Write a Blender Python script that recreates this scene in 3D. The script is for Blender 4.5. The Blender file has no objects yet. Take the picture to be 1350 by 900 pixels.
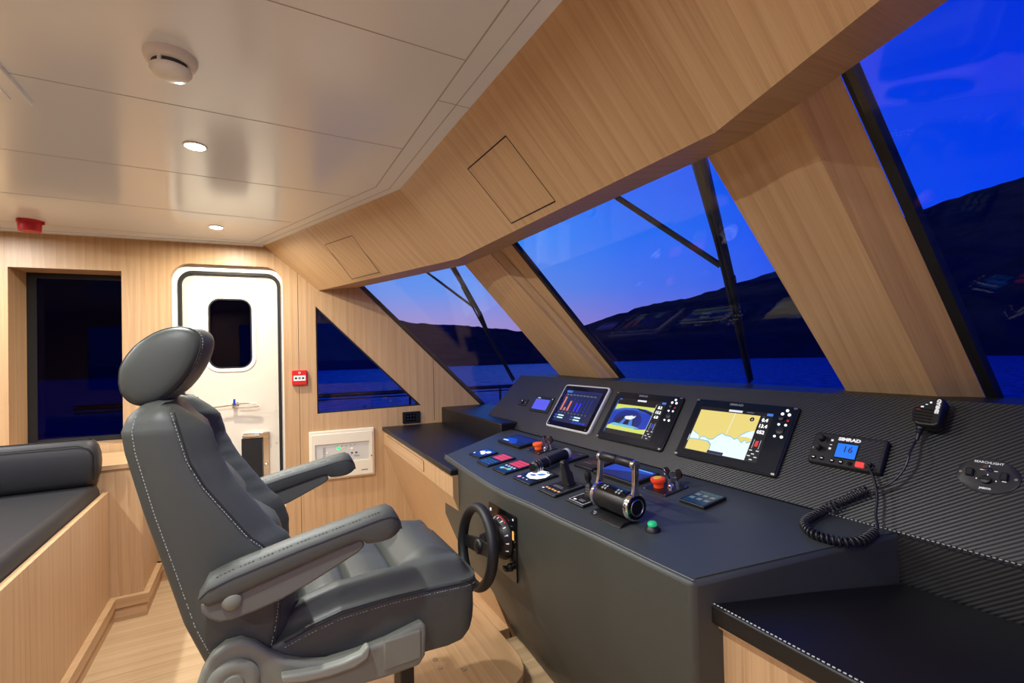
import bpy, bmesh, math, random
from mathutils import Vector, Matrix, Euler
from mathutils.geometry import tessellate_polygon
random.seed(7)
V = Vector
scn = bpy.context.scene
COL = scn.collection
PI = math.pi
def rad(a): return math.radians(a)

# ------------------------------------------------------------------ camera
YAW, PITCH, ROLL, FPX, CY = rad(61.09), rad(.82), rad(-1.34), 618.2, 456.7
fwd = V((math.cos(PITCH)*math.cos(YAW), math.cos(PITCH)*math.sin(YAW), math.sin(PITCH)))
rgt = fwd.cross(V((0, 0, 1))).normalized(); upv = rgt.cross(fwd)
r2 = rgt*math.cos(ROLL)+upv*math.sin(ROLL); u2 = -rgt*math.sin(ROLL)+upv*math.cos(ROLL)
cam = bpy.data.cameras.new('camera'); camo = bpy.data.objects.new('camera', cam); COL.objects.link(camo)
m = Matrix((r2, u2, -fwd)).transposed().to_4x4(); m.translation = V((0, 0, 1.36)); camo.matrix_world = m
cam.sensor_width = 36; cam.lens = FPX/1350*36; cam.shift_y = (CY-450)/1350; cam.clip_start = .02; cam.clip_end = 5000
scn.camera = camo

# ------------------------------------------------------------------ world, exposure
scn.view_settings.view_transform = 'Standard'
scn.view_settings.look = 'None'
scn.view_settings.gamma = 1
scn.view_settings.use_curve_mapping = False
scn.view_settings.exposure = 0.0
LAMP = 1.0
SKY = 1.0

def lin(c):
    return tuple(((x/255)/12.92 if x/255 <= .04045 else ((x/255+.055)/1.055)**2.4) for x in c)+(1,)

w = bpy.data.worlds.new('dusk_sky'); scn.world = w; w.use_nodes = True
nt = w.node_tree; N = nt.nodes; L = nt.links
for n in list(N): N.remove(n)
def ramp(nodes, pts, interp='LINEAR'):
    r = nodes.new('ShaderNodeValToRGB'); e = r.color_ramp.elements; r.color_ramp.interpolation = interp
    while len(e) > 1: e.remove(e[-1])
    e[0].position = pts[0][0]; e[0].color = pts[0][1]
    for p, c in pts[1:]:
        x = e.new(p); x.color = c
    return r
tc = N.new('ShaderNodeTexCoord'); sx = N.new('ShaderNodeSeparateXYZ'); L.new(tc.outputs['Generated'], sx.inputs[0])
warm = ramp(N, [(0.0, lin((160, 140, 195))), (.06, lin((170, 152, 212))), (.13, lin((115, 155, 240))), (.24, lin((60, 150, 255))), (.42, lin((20, 118, 255))), (.9, lin((5, 60, 215)))])
cool = ramp(N, [(0.0, lin((50, 85, 220))), (.12, lin((10, 72, 235))), (.2, lin((0, 64, 242))), (.4, lin((0, 50, 228))), (.9, lin((0, 30, 160)))])
L.new(sx.outputs['Z'], warm.inputs[0]); L.new(sx.outputs['Z'], cool.inputs[0])
sund = N.new('ShaderNodeVectorMath'); sund.operation = 'DOT_PRODUCT'
hv = N.new('ShaderNodeVectorMath'); hv.operation = 'MULTIPLY'; hv.inputs[1].default_value = (1, 1, 0); L.new(tc.outputs['Generated'], hv.inputs[0])
hn = N.new('ShaderNodeVectorMath'); hn.operation = 'NORMALIZE'; L.new(hv.outputs[0], hn.inputs[0])
L.new(hn.outputs[0], sund.inputs[0]); sund.inputs[1].default_value = (math.cos(rad(72)), math.sin(rad(72)), 0)
az = ramp(N, [(.5, (0, 0, 0, 1)), (.75, (.14, .14, .14, 1)), (.9, (.46, .46, .46, 1)), (.96, (.75, .75, .75, 1)), (1, (1, 1, 1, 1))])
L.new(sund.outputs['Value'], az.inputs[0])
mx = N.new('ShaderNodeMixRGB'); L.new(az.outputs[0], mx.inputs[0]); L.new(cool.outputs[0], mx.inputs[1]); L.new(warm.outputs[0], mx.inputs[2])
bg = N.new('ShaderNodeBackground'); bg.inputs[1].default_value = SKY; L.new(mx.outputs[0], bg.inputs[0])
wo = N.new('ShaderNodeOutputWorld'); L.new(bg.outputs[0], wo.inputs[0])

# ------------------------------------------------------------------ materials
MATS = {}
def mat(name, color, rough=.5, metal=0, emis=None, estr=1.0, bump=None, coat=0, spec=.5, trans=0):
    if name in MATS: return MATS[name]
    M = bpy.data.materials.new(name); M.use_nodes = True; T = M.node_tree; b = T.nodes['Principled BSDF']
    c = color if len(color) == 4 else tuple(color)+(1,)
    b.inputs['Base Color'].default_value = c
    b.inputs['Roughness'].default_value = rough; b.inputs['Metallic'].default_value = metal
    b.inputs['Specular IOR Level'].default_value = spec
    b.inputs['Coat Weight'].default_value = coat
    if trans: b.inputs['Transmission Weight'].default_value = trans
    if emis is not None:
        b.inputs['Emission Color'].default_value = emis if len(emis) == 4 else tuple(emis)+(1,)
        b.inputs['Emission Strength'].default_value = estr
    if bump:
        sc, st, ds = bump
        t = T.nodes.new('ShaderNodeTexCoord'); n = T.nodes.new('ShaderNodeTexNoise'); n.inputs['Scale'].default_value = sc; n.inputs['Detail'].default_value = 4
        bp = T.nodes.new('ShaderNodeBump'); bp.inputs['Strength'].default_value = st; bp.inputs['Distance'].default_value = ds
        T.links.new(t.outputs['Object'], n.inputs['Vector']); T.links.new(n.outputs['Fac'], bp.inputs['Height']); T.links.new(bp.outputs[0], b.inputs['Normal'])
    MATS[name] = M
    return M

def oak(name, cols, rough=.42, scale=1.0):
    M = bpy.data.materials.new(name); M.use_nodes = True; T = M.node_tree; b = T.nodes['Principled BSDF']; n = T.nodes.new; l = T.links.new
    uv = n('ShaderNodeUVMap'); uv.uv_map = 'UVMap'
    oi = n('ShaderNodeObjectInfo'); mul = n('ShaderNodeMath'); mul.operation = 'MULTIPLY'; mul.inputs[1].default_value = 37.0; l(oi.outputs['Random'], mul.inputs[0])
    add = n('ShaderNodeVectorMath'); add.operation = 'ADD'; l(uv.outputs[0], add.inputs[0]); cb = n('ShaderNodeCombineXYZ'); l(mul.outputs[0], cb.inputs[0]); l(mul.outputs[0], cb.inputs[1]); l(cb.outputs[0], add.inputs[1])
    def nz(sx_, sy_, detail, dist=0.0, rg=.55):
        mp = n('ShaderNodeMapping'); mp.inputs['Scale'].default_value = (sx_*scale, sy_*scale, 1); l(add.outputs[0], mp.inputs[0])
        t = n('ShaderNodeTexNoise'); t.inputs['Scale'].default_value = 1; t.inputs['Detail'].default_value = detail; t.inputs['Distortion'].default_value = dist; t.inputs['Roughness'].default_value = rg
        l(mp.outputs[0], t.inputs['Vector']); return t
    fine = nz(240, 3.5, 4); mid = nz(60, 1.1, 6, .5, .62); big = nz(5, .35, 2, .4)
    mp = n('ShaderNodeMapping'); mp.inputs['Scale'].default_value = (5.2*scale, .55*scale, 1); l(add.outputs[0], mp.inputs[0])
    wv = n('ShaderNodeTexWave'); wv.wave_type = 'BANDS'; wv.bands_direction = 'X'; wv.wave_profile = 'SAW'; wv.inputs['Scale'].default_value = 1.2; wv.inputs['Distortion'].default_value = 9; wv.inputs['Detail'].default_value = 3; wv.inputs['Detail Scale'].default_value = .7
    l(mp.outputs[0], wv.inputs['Vector'])
    def mth(op, a, b_, c=None):
        x = n('ShaderNodeMath'); x.operation = op
        for i, v in enumerate((a, b_)):
            if isinstance(v, (int, float)): x.inputs[i].default_value = v
            else: l(v, x.inputs[i])
        return x.outputs[0]
    s = mth('ADD', mth('MULTIPLY', fine.outputs['Fac'], .30), mth('MULTIPLY', mid.outputs['Fac'], .42))
    s = mth('ADD', s, mth('MULTIPLY', big.outputs['Fac'], .2)); s = mth('ADD', s, mth('MULTIPLY', wv.outputs['Fac'], .11))
    r = ramp(T.nodes, [(.30, cols[0]), (.5, cols[1]), (.72, cols[2])]); l(s, r.inputs[0]); l(r.outputs[0], b.inputs['Base Color'])
    b.inputs['Roughness'].default_value = rough
    bp = n('ShaderNodeBump'); bp.inputs['Strength'].default_value = .08; bp.inputs['Distance'].default_value = .001; l(fine.outputs['Fac'], bp.inputs['Height']); l(bp.outputs[0], b.inputs['Normal'])
    return M
OAK = oak('light_oak_veneer', [lin((166, 131, 93)), lin((191, 155, 113)), lin((204, 171, 131))])
OAKF = oak('oak_floor_planks', [lin((162, 132, 96)), lin((192, 162, 122)), lin((206, 178, 140))], .38, .55)

def twill(name, base, hi, pitch, rough):
    M = bpy.data.materials.new(name); M.use_nodes = True; T = M.node_tree; b = T.nodes['Principled BSDF']; n = T.nodes.new; l = T.links.new
    uv = n('ShaderNodeUVMap'); uv.uv_map = 'UVMap'; s = n('ShaderNodeSeparateXYZ'); l(uv.outputs[0], s.inputs[0])
    a = n('ShaderNodeMath'); a.operation = 'MULTIPLY'; a.inputs[1].default_value = -.62*2*PI/pitch; l(s.outputs[0], a.inputs[0])
    c = n('ShaderNodeMath'); c.operation = 'MULTIPLY_ADD'; c.inputs[1].default_value = .78*2*PI/pitch; l(s.outputs[1], c.inputs[0]); l(a.outputs[0], c.inputs[2])
    si = n('ShaderNodeMath'); si.operation = 'SINE'; l(c.outputs[0], si.inputs[0])
    h = n('ShaderNodeMath'); h.operation = 'MULTIPLY_ADD'; h.inputs[1].default_value = .5; h.inputs[2].default_value = .5; l(si.outputs[0], h.inputs[0])
    mxx = n('ShaderNodeMixRGB'); l(h.outputs[0], mxx.inputs[0]); mxx.inputs[1].default_value = base; mxx.inputs[2].default_value = hi; l(mxx.outputs[0], b.inputs['Base Color'])
    bp = n('ShaderNodeBump'); bp.inputs['Strength'].default_value = .45; bp.inputs['Distance'].default_value = .0012; l(h.outputs[0], bp.inputs['Height']); l(bp.outputs[0], b.inputs['Normal'])
    b.inputs['Roughness'].default_value = rough
    return M
TWILL = twill('ribbed_carbon_vinyl', (.004, .004, .0045, 1), (.019, .020, .021, 1), .0078, .42)

LEATHER = mat('slate_leather', lin((74, 78, 73)), .5, bump=(260, .12, .002))
LEATHER2 = mat('slate_leather_side', lin((80, 83, 77)), .5, bump=(260, .12, .002))
CONS = mat('charcoal_leather', lin((62, 64, 58)), .5, bump=(300, .15, .002))
CONST = mat('charcoal_leather_top', lin((56, 61, 61)), .46, bump=(300, .15, .002))
BLKTOP = mat('black_leather_worktop', lin((15, 15, 16)), .42, bump=(300, .15, .002))
SETTEE = mat('black_upholstery', lin((33, 33, 36)), .55, bump=(300, .12, .002))
CEIL = mat('white_ceiling_panel', lin((240, 246, 251)), .17, spec=.75)
WHITE = mat('white_enamel', lin((238, 236, 228)), .3)
CREAM = mat('cream_plastic', lin((232, 224, 202)), .4)
SEAM = mat('dark_seam', lin((60, 42, 28)), .8)
CSEAM = mat('ceiling_seam', lin((178, 175, 170)), .8)
RUB = mat('black_rubber', lin((14, 14, 15)), .6)
BLK = mat('black_plastic', lin((17, 17, 18)), .42)
GBLK = mat('gloss_black', lin((10, 11, 14)), .12)
GREY = mat('grey_moulded_plastic', lin((126, 129, 116)), .45, bump=(400, .1, .002))
GREYA = mat('grey_arm_bracket', lin((106, 108, 101)), .48)
CHROME = mat('chrome', (.8, .8, .8), .12, 1)
STEEL = mat('brushed_steel', (.62, .62, .6), .28, 1)
REDP = mat('red_plastic', lin((205, 28, 30)), .38)
DRED = mat('dark_red_plastic', lin((190, 30, 40)), .4)
ORNG = mat('orange_red_button', lin((235, 70, 25)), .35, emis=lin((235, 60, 20)), estr=.15)
YELL = mat('yellow_label', lin((240, 190, 50)), .5)
SEAML = mat('leather_seam', lin((40, 44, 44)), .6)
STITCH = mat('stitch_thread', lin((178, 182, 178)), .7)
WTXT = mat('white_print', lin((225, 228, 230)), .5, emis=(1, 1, 1), estr=.25)
GTXT = mat('grey_print', lin((130, 135, 138)), .5)
def glow(name, c, s=1.0): return mat(name, (0.01, .01, .01), .3, emis=lin(c), estr=s)

def glassmat(name, tint, refl=1.0):
    M = bpy.data.materials.new(name); M.use_nodes = True; T = M.node_tree
    for n_ in list(T.nodes): T.nodes.remove(n_)
    o = T.nodes.new('ShaderNodeOutputMaterial'); tr = T.nodes.new('ShaderNodeBsdfTransparent'); tr.inputs[0].default_value = tint
    g = T.nodes.new('ShaderNodeBsdfGlossy'); g.inputs['Roughness'].default_value = .0; g.inputs[0].default_value = (refl if isinstance(refl, tuple) else (refl, refl, refl, 1))
    ge = T.nodes.new('ShaderNodeNewGeometry'); dt = T.nodes.new('ShaderNodeVectorMath'); dt.operation = 'DOT_PRODUCT'; T.links.new(ge.outputs['Incoming'], dt.inputs[0]); T.links.new(ge.outputs['Normal'], dt.inputs[1])
    ab = T.nodes.new('ShaderNodeMath'); ab.operation = 'ABSOLUTE'; T.links.new(dt.outputs['Value'], ab.inputs[0])
    om = T.nodes.new('ShaderNodeMath'); om.operation = 'SUBTRACT'; om.inputs[0].default_value = 1; T.links.new(ab.outputs[0], om.inputs[1])
    pw = T.nodes.new('ShaderNodeMath'); pw.operation = 'POWER'; pw.inputs[1].default_value = 5; T.links.new(om.outputs[0], pw.inputs[0])
    f = T.nodes.new('ShaderNodeMath'); f.operation = 'MULTIPLY_ADD'; f.inputs[1].default_value = .96; f.inputs[2].default_value = .02; T.links.new(pw.outputs[0], f.inputs[0]); mxs = T.nodes.new('ShaderNodeMixShader')
    T.links.new(f.outputs[0], mxs.inputs[0]); T.links.new(tr.outputs[0], mxs.inputs[1]); T.links.new(g.outputs[0], mxs.inputs[2]); T.links.new(mxs.outputs[0], o.inputs[0])
    return M
GLASS = glassmat('window_glass', (.97, .98, 1, 1))
TINT = glassmat('tinted_window_glass', (.27, .26, .36, 1), (.5, .5, .7, 1))
TINT2 = glassmat('lightly_tinted_glass', (.88, .88, .96, 1))

# ------------------------------------------------------------------ mesh builder
class MB:
    def __init__(s): s.bm = bmesh.new()
    def face(s, pts, mi=0):
        f = s.bm.faces.new([s.bm.verts.new(V(p)) for p in pts]); f.material_index = mi; return f
    def box(s, a, b, mi=0):
        x0, y0, z0 = a; x1, y1, z1 = b
        return s.prism([(x0, y0), (x1, y0), (x1, y1), (x0, y1)], z0, z1, mi)
    def prism(s, poly, z0, z1, mi=0, fn=None, top=None):
        fn = fn or (lambda x, y, z: (x, y, z)); top = top or poly
        a = [s.bm.verts.new(V(fn(x, y, z0))) for x, y in poly]; b = [s.bm.verts.new(V(fn(x, y, z1))) for x, y in top]
        n = len(poly); fs = [s.bm.faces.new(a[::-1]), s.bm.faces.new(b)]
        for i in range(n): fs.append(s.bm.faces.new((a[i], a[(i+1) % n], b[(i+1) % n], b[i])))
        for f in fs: f.material_index = mi
        return s
    def hull(s, rings, mi=0, cap=True):     # loft closed rings of 3-D points
        vs = [[s.bm.verts.new(V(p)) for p in r] for r in rings]; n = len(rings[0])
        for j in range(len(vs)-1):
            for i in range(n):
                f = s.bm.faces.new((vs[j][i], vs[j][(i+1) % n], vs[j+1][(i+1) % n], vs[j+1][i])); f.material_index = mi
        if cap:
            f = s.bm.faces.new(vs[0][::-1]); f.material_index = mi; f = s.bm.faces.new(vs[-1]); f.material_index = mi
        return s
    def tube(s, pts, r, seg=10, mi=0, cap=True):
        pts = [V(p) for p in pts]; rs = r if isinstance(r, (list, tuple)) else [r]*len(pts); rings = []
        t0 = (pts[1]-pts[0]).normalized(); nn = t0.orthogonal().normalized()
        for i, p in enumerate(pts):
            t = (pts[min(i+1, len(pts)-1)]-pts[max(i-1, 0)]).normalized()
            nn = (nn-t*nn.dot(t)).normalized(); b = t.cross(nn)
            rings.append([p+(nn*math.cos(2*PI*k/seg)+b*math.sin(2*PI*k/seg))*rs[i] for k in range(seg)])
        return s.hull(rings, mi, cap)
    def lathe(s, prof, o=(0, 0, 0), ax=(0, 0, 1), seg=28, mi=0, cap=True):
        o = V(o); ax = V(ax).normalized(); n = ax.orthogonal().normalized(); b = ax.cross(n)
        return s.hull([[o+ax*h+(n*math.cos(2*PI*k/seg)+b*math.sin(2*PI*k/seg))*max(r, 1e-5) for k in range(seg)] for r, h in prof], mi, cap)
    def torus(s, o, ax, R, r, seg=48, sg=14, mi=0, squash=1.0):
        o = V(o); ax = V(ax).normalized(); n = ax.orthogonal().normalized(); b = ax.cross(n); vs = []
        for i in range(seg):
            a = 2*PI*i/seg; d = n*math.cos(a)+b*math.sin(a)
            vs.append([s.bm.verts.new(o+d*(R+r*math.cos(2*PI*k/sg))+ax*(r*squash*math.sin(2*PI*k/sg))) for k in range(sg)])
        for i in range(seg):
            for k in range(sg):
                f = s.bm.faces.new((vs[i][k], vs[(i+1) % seg][k], vs[(i+1) % seg][(k+1) % sg], vs[i][(k+1) % sg])); f.material_index = mi
        return s
    def rbox(s, x0, x1, y0, y1, z0, z1, r, mi=0, seg=6, inset=0, fn=None):
        p = rrect(x0, x1, y0, y1, r, seg)
        if inset:
            q = rrect(x0+inset, x1-inset, y0+inset, y1-inset, max(r-inset, 1e-4), seg); fn2 = fn or (lambda x, y, z: (x, y, z))
            zc = z1-inset if z1 > z0 else z1+inset
            return s.hull([[fn2(x, y, z0) for x, y in p], [fn2(x, y, zc) for x, y in p], [fn2(x, y, z1) for x, y in q]], mi)
        return s.prism(p, z0, z1, mi, fn)
    def build(s, name, mats, parent=None, M=None, grain=(0, 0, 1), bevel=0, smooth=35, sub=0, kind=None, split=False):
        if split:           # every loose piece becomes an object of its own
            s.bm.verts.index_update(); todo = set(s.bm.verts); outs = []
            while todo:
                st_ = [next(iter(todo))]; comp = set(st_)
                while st_:
                    for e_ in st_.pop().link_edges:
                        for v_ in e_.verts:
                            if v_ not in comp: comp.add(v_); st_.append(v_)
                todo -= comp; outs.append(comp)
            if len(outs) > 1:
                outs.sort(key=lambda c_: tuple(round(x_, 5) for x_ in min(tuple(v_.co) for v_ in c_))); res = []
                for comp in outs:
                    nb = MB(); mp_ = {v_: nb.bm.verts.new(v_.co) for v_ in comp}
                    for f_ in {f_ for v_ in comp for f_ in v_.link_faces}:
                        nf = nb.bm.faces.new([mp_[v_] for v_ in f_.verts]); nf.material_index = f_.material_index
                    res.append(nb.build(name, mats, parent, M, grain, bevel, smooth, sub, kind))
                s.bm.free(); return res[0]
        bmesh.ops.recalc_face_normals(s.bm, faces=s.bm.faces)
        uvl = s.bm.loops.layers.uv.new('UVMap'); g = V(grain).normalized()
        for f in s.bm.faces:
            n = f.normal; u = g.cross(n)
            gg = g-n*g.dot(n)
            if u.length < .2:
                gg = n.orthogonal(); u = gg.cross(n)
            u.normalize(); gg.normalize()
            for lp in f.loops: lp[uvl].uv = (lp.vert.co.dot(u), lp.vert.co.dot(gg))
        me = bpy.data.meshes.new(name); s.bm.to_mesh(me); s.bm.free()
        for mm in (mats if isinstance(mats, (list, tuple)) else [mats]): me.materials.append(mm)
        o = bpy.data.objects.new(name, me); COL.objects.link(o)
        if M is not None: o.matrix_world = M
        if parent: o.parent = parent
        if smooth:
            for p in me.polygons: p.use_smooth = True
            me.set_sharp_from_angle(angle=rad(smooth))
        if bevel:
            b = o.modifiers.new('bevel', 'BEVEL'); b.width = bevel; b.segments = 3; b.limit_method = 'ANGLE'; b.angle_limit = rad(40)
        if sub:
            b = o.modifiers.new('sub', 'SUBSURF'); b.levels = sub; b.render_levels = sub
        if kind: o['kind'] = kind
        return o
def rrect(x0, x1, y0, y1, r, seg=6):
    out = []
    for cx, cy, a0 in ((x1-r, y1-r, 0), (x0+r, y1-r, 90), (x0+r, y0+r, 180), (x1-r, y0+r, 270)):
        for k in range(seg+1):
            a = rad(a0+90*k/seg); out.append((cx+r*math.cos(a), cy+r*math.sin(a)))
    return out
def frame(o, u, v):
    u = V(u).normalized(); v = V(v).normalized(); w_ = u.cross(v)
    M = Matrix((u, v, w_)).transposed().to_4x4(); M.translation = V(o); return M
def thing(name, label, cat, M=None, group=None):
    o = bpy.data.objects.new(name, None); COL.objects.link(o); o.empty_display_size = .05
    if M is not None: o.matrix_world = M if isinstance(M, Matrix) else Matrix.Translation(V(M))
    o['label'] = label; o['category'] = cat
    if group: o['group'] = group
    return o
def tag(o, label, cat, group=None):
    o['label'] = label; o['category'] = cat
    if group: o['group'] = group
    return o
def struct(o): o['kind'] = 'structure'; return o
def plate(mb, loops, z0, z1, mi=0, holes_side=True):
    """flat plate with holes: loops[0] outer, others holes, all 2-D; extruded z0..z1"""
    pts = [V((x, y, 0)) for l_ in loops for x, y in l_]
    tris = tessellate_polygon([[V((x, y, 0)) for x, y in l_] for l_ in loops])
    lo = [mb.bm.verts.new((p.x, p.y, z0)) for p in pts]; hi = [mb.bm.verts.new((p.x, p.y, z1)) for p in pts]
    for t in tris:
        try:
            f = mb.bm.faces.new([lo[i] for i in t]); f.material_index = mi; f = mb.bm.faces.new([hi[i] for i in t[::-1]]); f.material_index = mi
        except ValueError: pass
    k = 0
    for l_ in loops:
        n = len(l_)
        for i in range(n):
            a, b = k+i, k+(i+1) % n
            f = mb.bm.faces.new((lo[a], lo[b], hi[b], hi[a])); f.material_index = mi
        k += n
    return mb
def text(name, s_, size, M_, m_, parent, align='CENTER', depth=.0004, shear=0, bold=0, sx_=1.0):
    """lettering in local xy of parent at local matrix M_"""
    c = bpy.data.curves.new(name, 'FONT'); c.body = s_; c.size = size; c.align_x = align; c.align_y = 'CENTER'; c.resolution_u = 2; c.extrude = depth; c.offset = bold; c.shear = shear
    t = bpy.data.objects.new('tmp_text', c); COL.objects.link(t)
    dg = bpy.context.evaluated_depsgraph_get(); me = bpy.data.meshes.new_from_object(t.evaluated_get(dg)); bpy.data.objects.remove(t); bpy.data.curves.remove(c)
    if sx_ != 1: me.transform(Matrix.Diagonal((sx_, 1, 1, 1)))
    me.transform(M_); me.materials.clear(); me.materials.append(m_); me.name = name
    o = bpy.data.objects.new(name, me); COL.objects.link(o); o.parent = parent
    return o
T_ = Matrix.Translation
def at2(x, y, z=0): return T_((x, y, z))

# ------------------------------------------------------------------ base geometry of the room
ZC = 2.129
W0 = V((0, 3.5875, 0)); aW = rad(-5.63); dW = V((math.cos(aW), math.sin(aW), 0))
MW = frame(W0, dW, (0, 0, 1))                     # port wall: x along wall forward, y up, z into the room
aF = rad(19.9); K = 1.115                        # facet angle, rake
YM = 1.4135                                       # centre line

# floor
mb = MB(); mb.box((-4, -1.3, -.06), (2.2, 4.2, 0)); struct(mb.build('floor', OAKF, grain=(1, 0, 0)))
mb = MB()
for i in range(-6, 19):
    y = .25*i+.06; mb.box((-4, y, 0), (2.0, y+.0016, .0004))
o = mb.build('floor_plank_joints', mat('plank_joint', lin((222, 196, 158)), .6)); o['kind'] = 'structure'

# ceiling with panel seams and a stepped rim by the windscreen
mb = MB(); mb.prism([(-4, -1.3), (.32, -1.3), (.62, -.5), (.95, .68), (.95, 2.46), (.55, 3.7), (.5, 4.2), (-4, 4.2)], ZC, ZC+.05); ceil = struct(mb.build('ceiling', CEIL, grain=(1, 0, 0)))
mb = MB()
def strip(a, b, wd, z0, z1, m_=0):
    a = V(a+(0,)); b = V(b+(0,)); d = (b-a).normalized(); n = V((-d.y, d.x, 0))*wd/2
    mb.prism([tuple((a-n)[:2]), tuple((b-n)[:2]), tuple((b+n)[:2]), tuple((a+n)[:2])], z0, z1, m_)
for y, xe in ((3.49, .02), (2.905, .2), (2.32, .43), (1.705, .499), (1.115, .499), (.53, .45)):
    strip((-4, y), (xe, y), .0025, ZC-.0008, ZC+.001)
for off, wd in ((.105, .004), (.045, .003)):
    P = [(.076-off*.9, 3.56), (.603-off, 2.125+.02), (.603-off, .70-.02), (.603-off-.36, -.30)]
    for i in range(3): strip(P[i], P[i+1], wd, ZC-.0009, ZC+.001)
strip((.499, 1.33), (.603, 1.33), .002, ZC-.0008, ZC+.001)
mb.build('ceiling_seams', CSEAM, ceil)
# raised white cornice strip along the port wall
mb = MB(); mb.box((-4.2, ZC-.010, 0), (.072, ZC, .045)); struct(mb.build('trim_1', CEIL, M=MW, grain=(1, 0, 0), bevel=.003))
# ceiling hatch at the left
mb = MB(); mb.rbox(-1.25, -.553, 1.60, 1.86, ZC-.016, ZC, .004); mb.rbox(-1.22, -.59, 1.63, 1.83, ZC-.022, ZC-.015, .004); struct(mb.build('trim_2', CEIL, bevel=.002))

# port wall
winL = [(-1.221, .868), (-.703, .868), (-.703, 1.919), (-1.221, 1.919)]
doorO = rrect(-.457, .183, .12, 1.985, .11, 8)
tri = [(.3905, .966), (1.124, .979), (.3905, 1.724)]
outer = [(-4.2, -.05), (1.98, -.05), (1.98, .585), (.355, 2.2), (-4.2, 2.2)]
mb = MB(); plate(mb, [outer, winL[::-1], doorO[::-1], tri[::-1]], -.045, 0)
wp = struct(mb.build('wall_port', OAK, M=MW, smooth=0, grain=(0, 1, 0)))
mb = MB()
for x, z0, z1 in ((.278, .02, 1.955), (1.222, .86, 1.33)): mb.box((x-.0015, z0, 0), (x+.0015, z1, .0006))
mb.build('panel_seam', SEAM, wp, split=True)
# deep wooden reveal of the port side window
mb = MB()
plate(mb, [[(-1.26, .83), (-.66, .83), (-.66, 1.96), (-1.26, 1.96)], winL[::-1]], -.205, -.045)
struct(mb.build('trim_3', OAK, M=MW, smooth=0, grain=(0, 1, 0)))
w1 = struct(thing('window_1', '', '', MW)); del w1['label'], w1['category']
mb = MB(); mb.box((-1.25, .84, -.204), (-.67, 1.95, -.198)); mb.build('window_pane', TINT, w1)
mb = MB(); plate(mb, [[(-1.221, .868), (-.703, .868), (-.703, 1.919), (-1.221, 1.919)], [(-1.175, .9), (-.71, .9), (-.71, 1.885), (-1.175, 1.885)][::-1]], -.198, -.19); mb.build('window_frame', RUB, w1)
w2 = struct(thing('window_2', '', '', MW)); del w2['label'], w2['category']
mb = MB(); mb.prism([(.37, .95), (1.16, .95), (.37, 1.765)], -.04, -.034); mb.build('window_pane', TINT2, w2)
mb = MB(); plate(mb, [tri, [(.399, .975), (1.10, .988), (.399, 1.702)][::-1]], -.034, -.02); mb.build('window_frame', RUB, w2)

# door
dr = struct(thing('door_1', '', '', MW)); del dr['label'], dr['category']
mb = MB(); plate(mb, [rrect(-.50, .23, .06, 2.03, .12, 8), rrect(-.424, .166, .15, 1.945, .085, 8)[::-1]], -.075, -.046)
mb.build('door_frame', WHITE, dr)
mb = MB(); pp = rrect(-.424, .166, .15, 1.945, .085, 8); pq = rrect(-.405, .147, .169, 1.926, .075, 8)
plate(mb, [pp, pq[::-1]], -.075, -.034); mb.build('door_seal', RUB, dr, bevel=.006)
mb = MB(); plate(mb, [rrect(-.42, .162, .15, 1.94, .08, 8), rrect(-.262, -.012, 1.305, 1.768, .07, 8)[::-1]], -.115, -.06); mb.build('door_leaf', mat('door_enamel', lin((222, 214, 196)), .32), dr, bevel=.003)
mb = MB(); plate(mb, [rrect(-.285, .012, 1.282, 1.79, .09, 8), rrect(-.264, -.01, 1.303, 1.77, .07, 8)[::-1]], -.062, -.054); mb.build('porthole_frame', WHITE, dr, bevel=.003)
mb = MB(); plate(mb, [rrect(-.268, -.006, 1.299, 1.774, .07, 8), rrect(-.255, -.019, 1.312, 1.761, .06, 8)[::-1]], -.08, -.056); mb.build('porthole_seal', RUB, dr)
mb = MB(); mb.rbox(-.27, -.005, 1.297, 1.776, -.092, -.086, .07); mb.build('window_pane', TINT, dr)
mb = MB()
mb.tube([(-.115, 1.058, -.06), (-.115, 1.058, -.015)], .012, 14); mb.lathe([(.022, 0), (.022, .006), (.016, .01)], (-.115, 1.058, -.061), (0, 0, 1), 20)
mb.tube([(-.115, 1.058, -.018), (-.115, 1.10, -.018)], [.011, .007], 10)
for s_ in (-1, 1):
    pts = [(-.115, 1.066, -.02), (-.04, 1.068, -.018), (.02, 1.062, -.016), (.03, 1.052, -.016), (.02, 1.042, -.016), (-.04, 1.038, -.018), (-.115, 1.046, -.02)] if s_ > 0 else [(-.115, 1.06, -.02), (-.17, 1.056, -.02), (-.255, 1.05, -.02)]
    mb.tube(pts, .005, 8)
mb.build('door_handle', CHROME, dr)
mb = MB(); mb.box((-.07, .83, -.062), (.085, .865, -.03)); mb.box((.045, .56, -.062), (.085, .865, -.052)); mb.lathe([(.012, 0), (.012, .006)], (.066, .64, -.052), (0, 0, 1), 14); mb.tube([(-.075, .845, -.035), (.03, .845, -.035)], .012, 10)
mb.build('door_latch', CHROME, dr, bevel=.004)
mb = MB(); mb.box((-.08, .2, -.061), (.042, .828, -.03)); mb.build('kick_recess', RUB, dr)
mb = MB()
for y in (.5, .78, 1.0, 1.22, 1.44, 1.66, 1.86):
    for x in (-.388, .128): mb.lathe([(.0035, 0), (.0035, .0015)], (x, y, -.06), (0, 0, 1), 8)
for x in (-.36, -.17): mb.lathe([(.0035, 0), (.0035, .0015)], (x, 1.90, -.06), (0, 0, 1), 8)
mb.build('screw', STEEL, dr, split=True)

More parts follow.
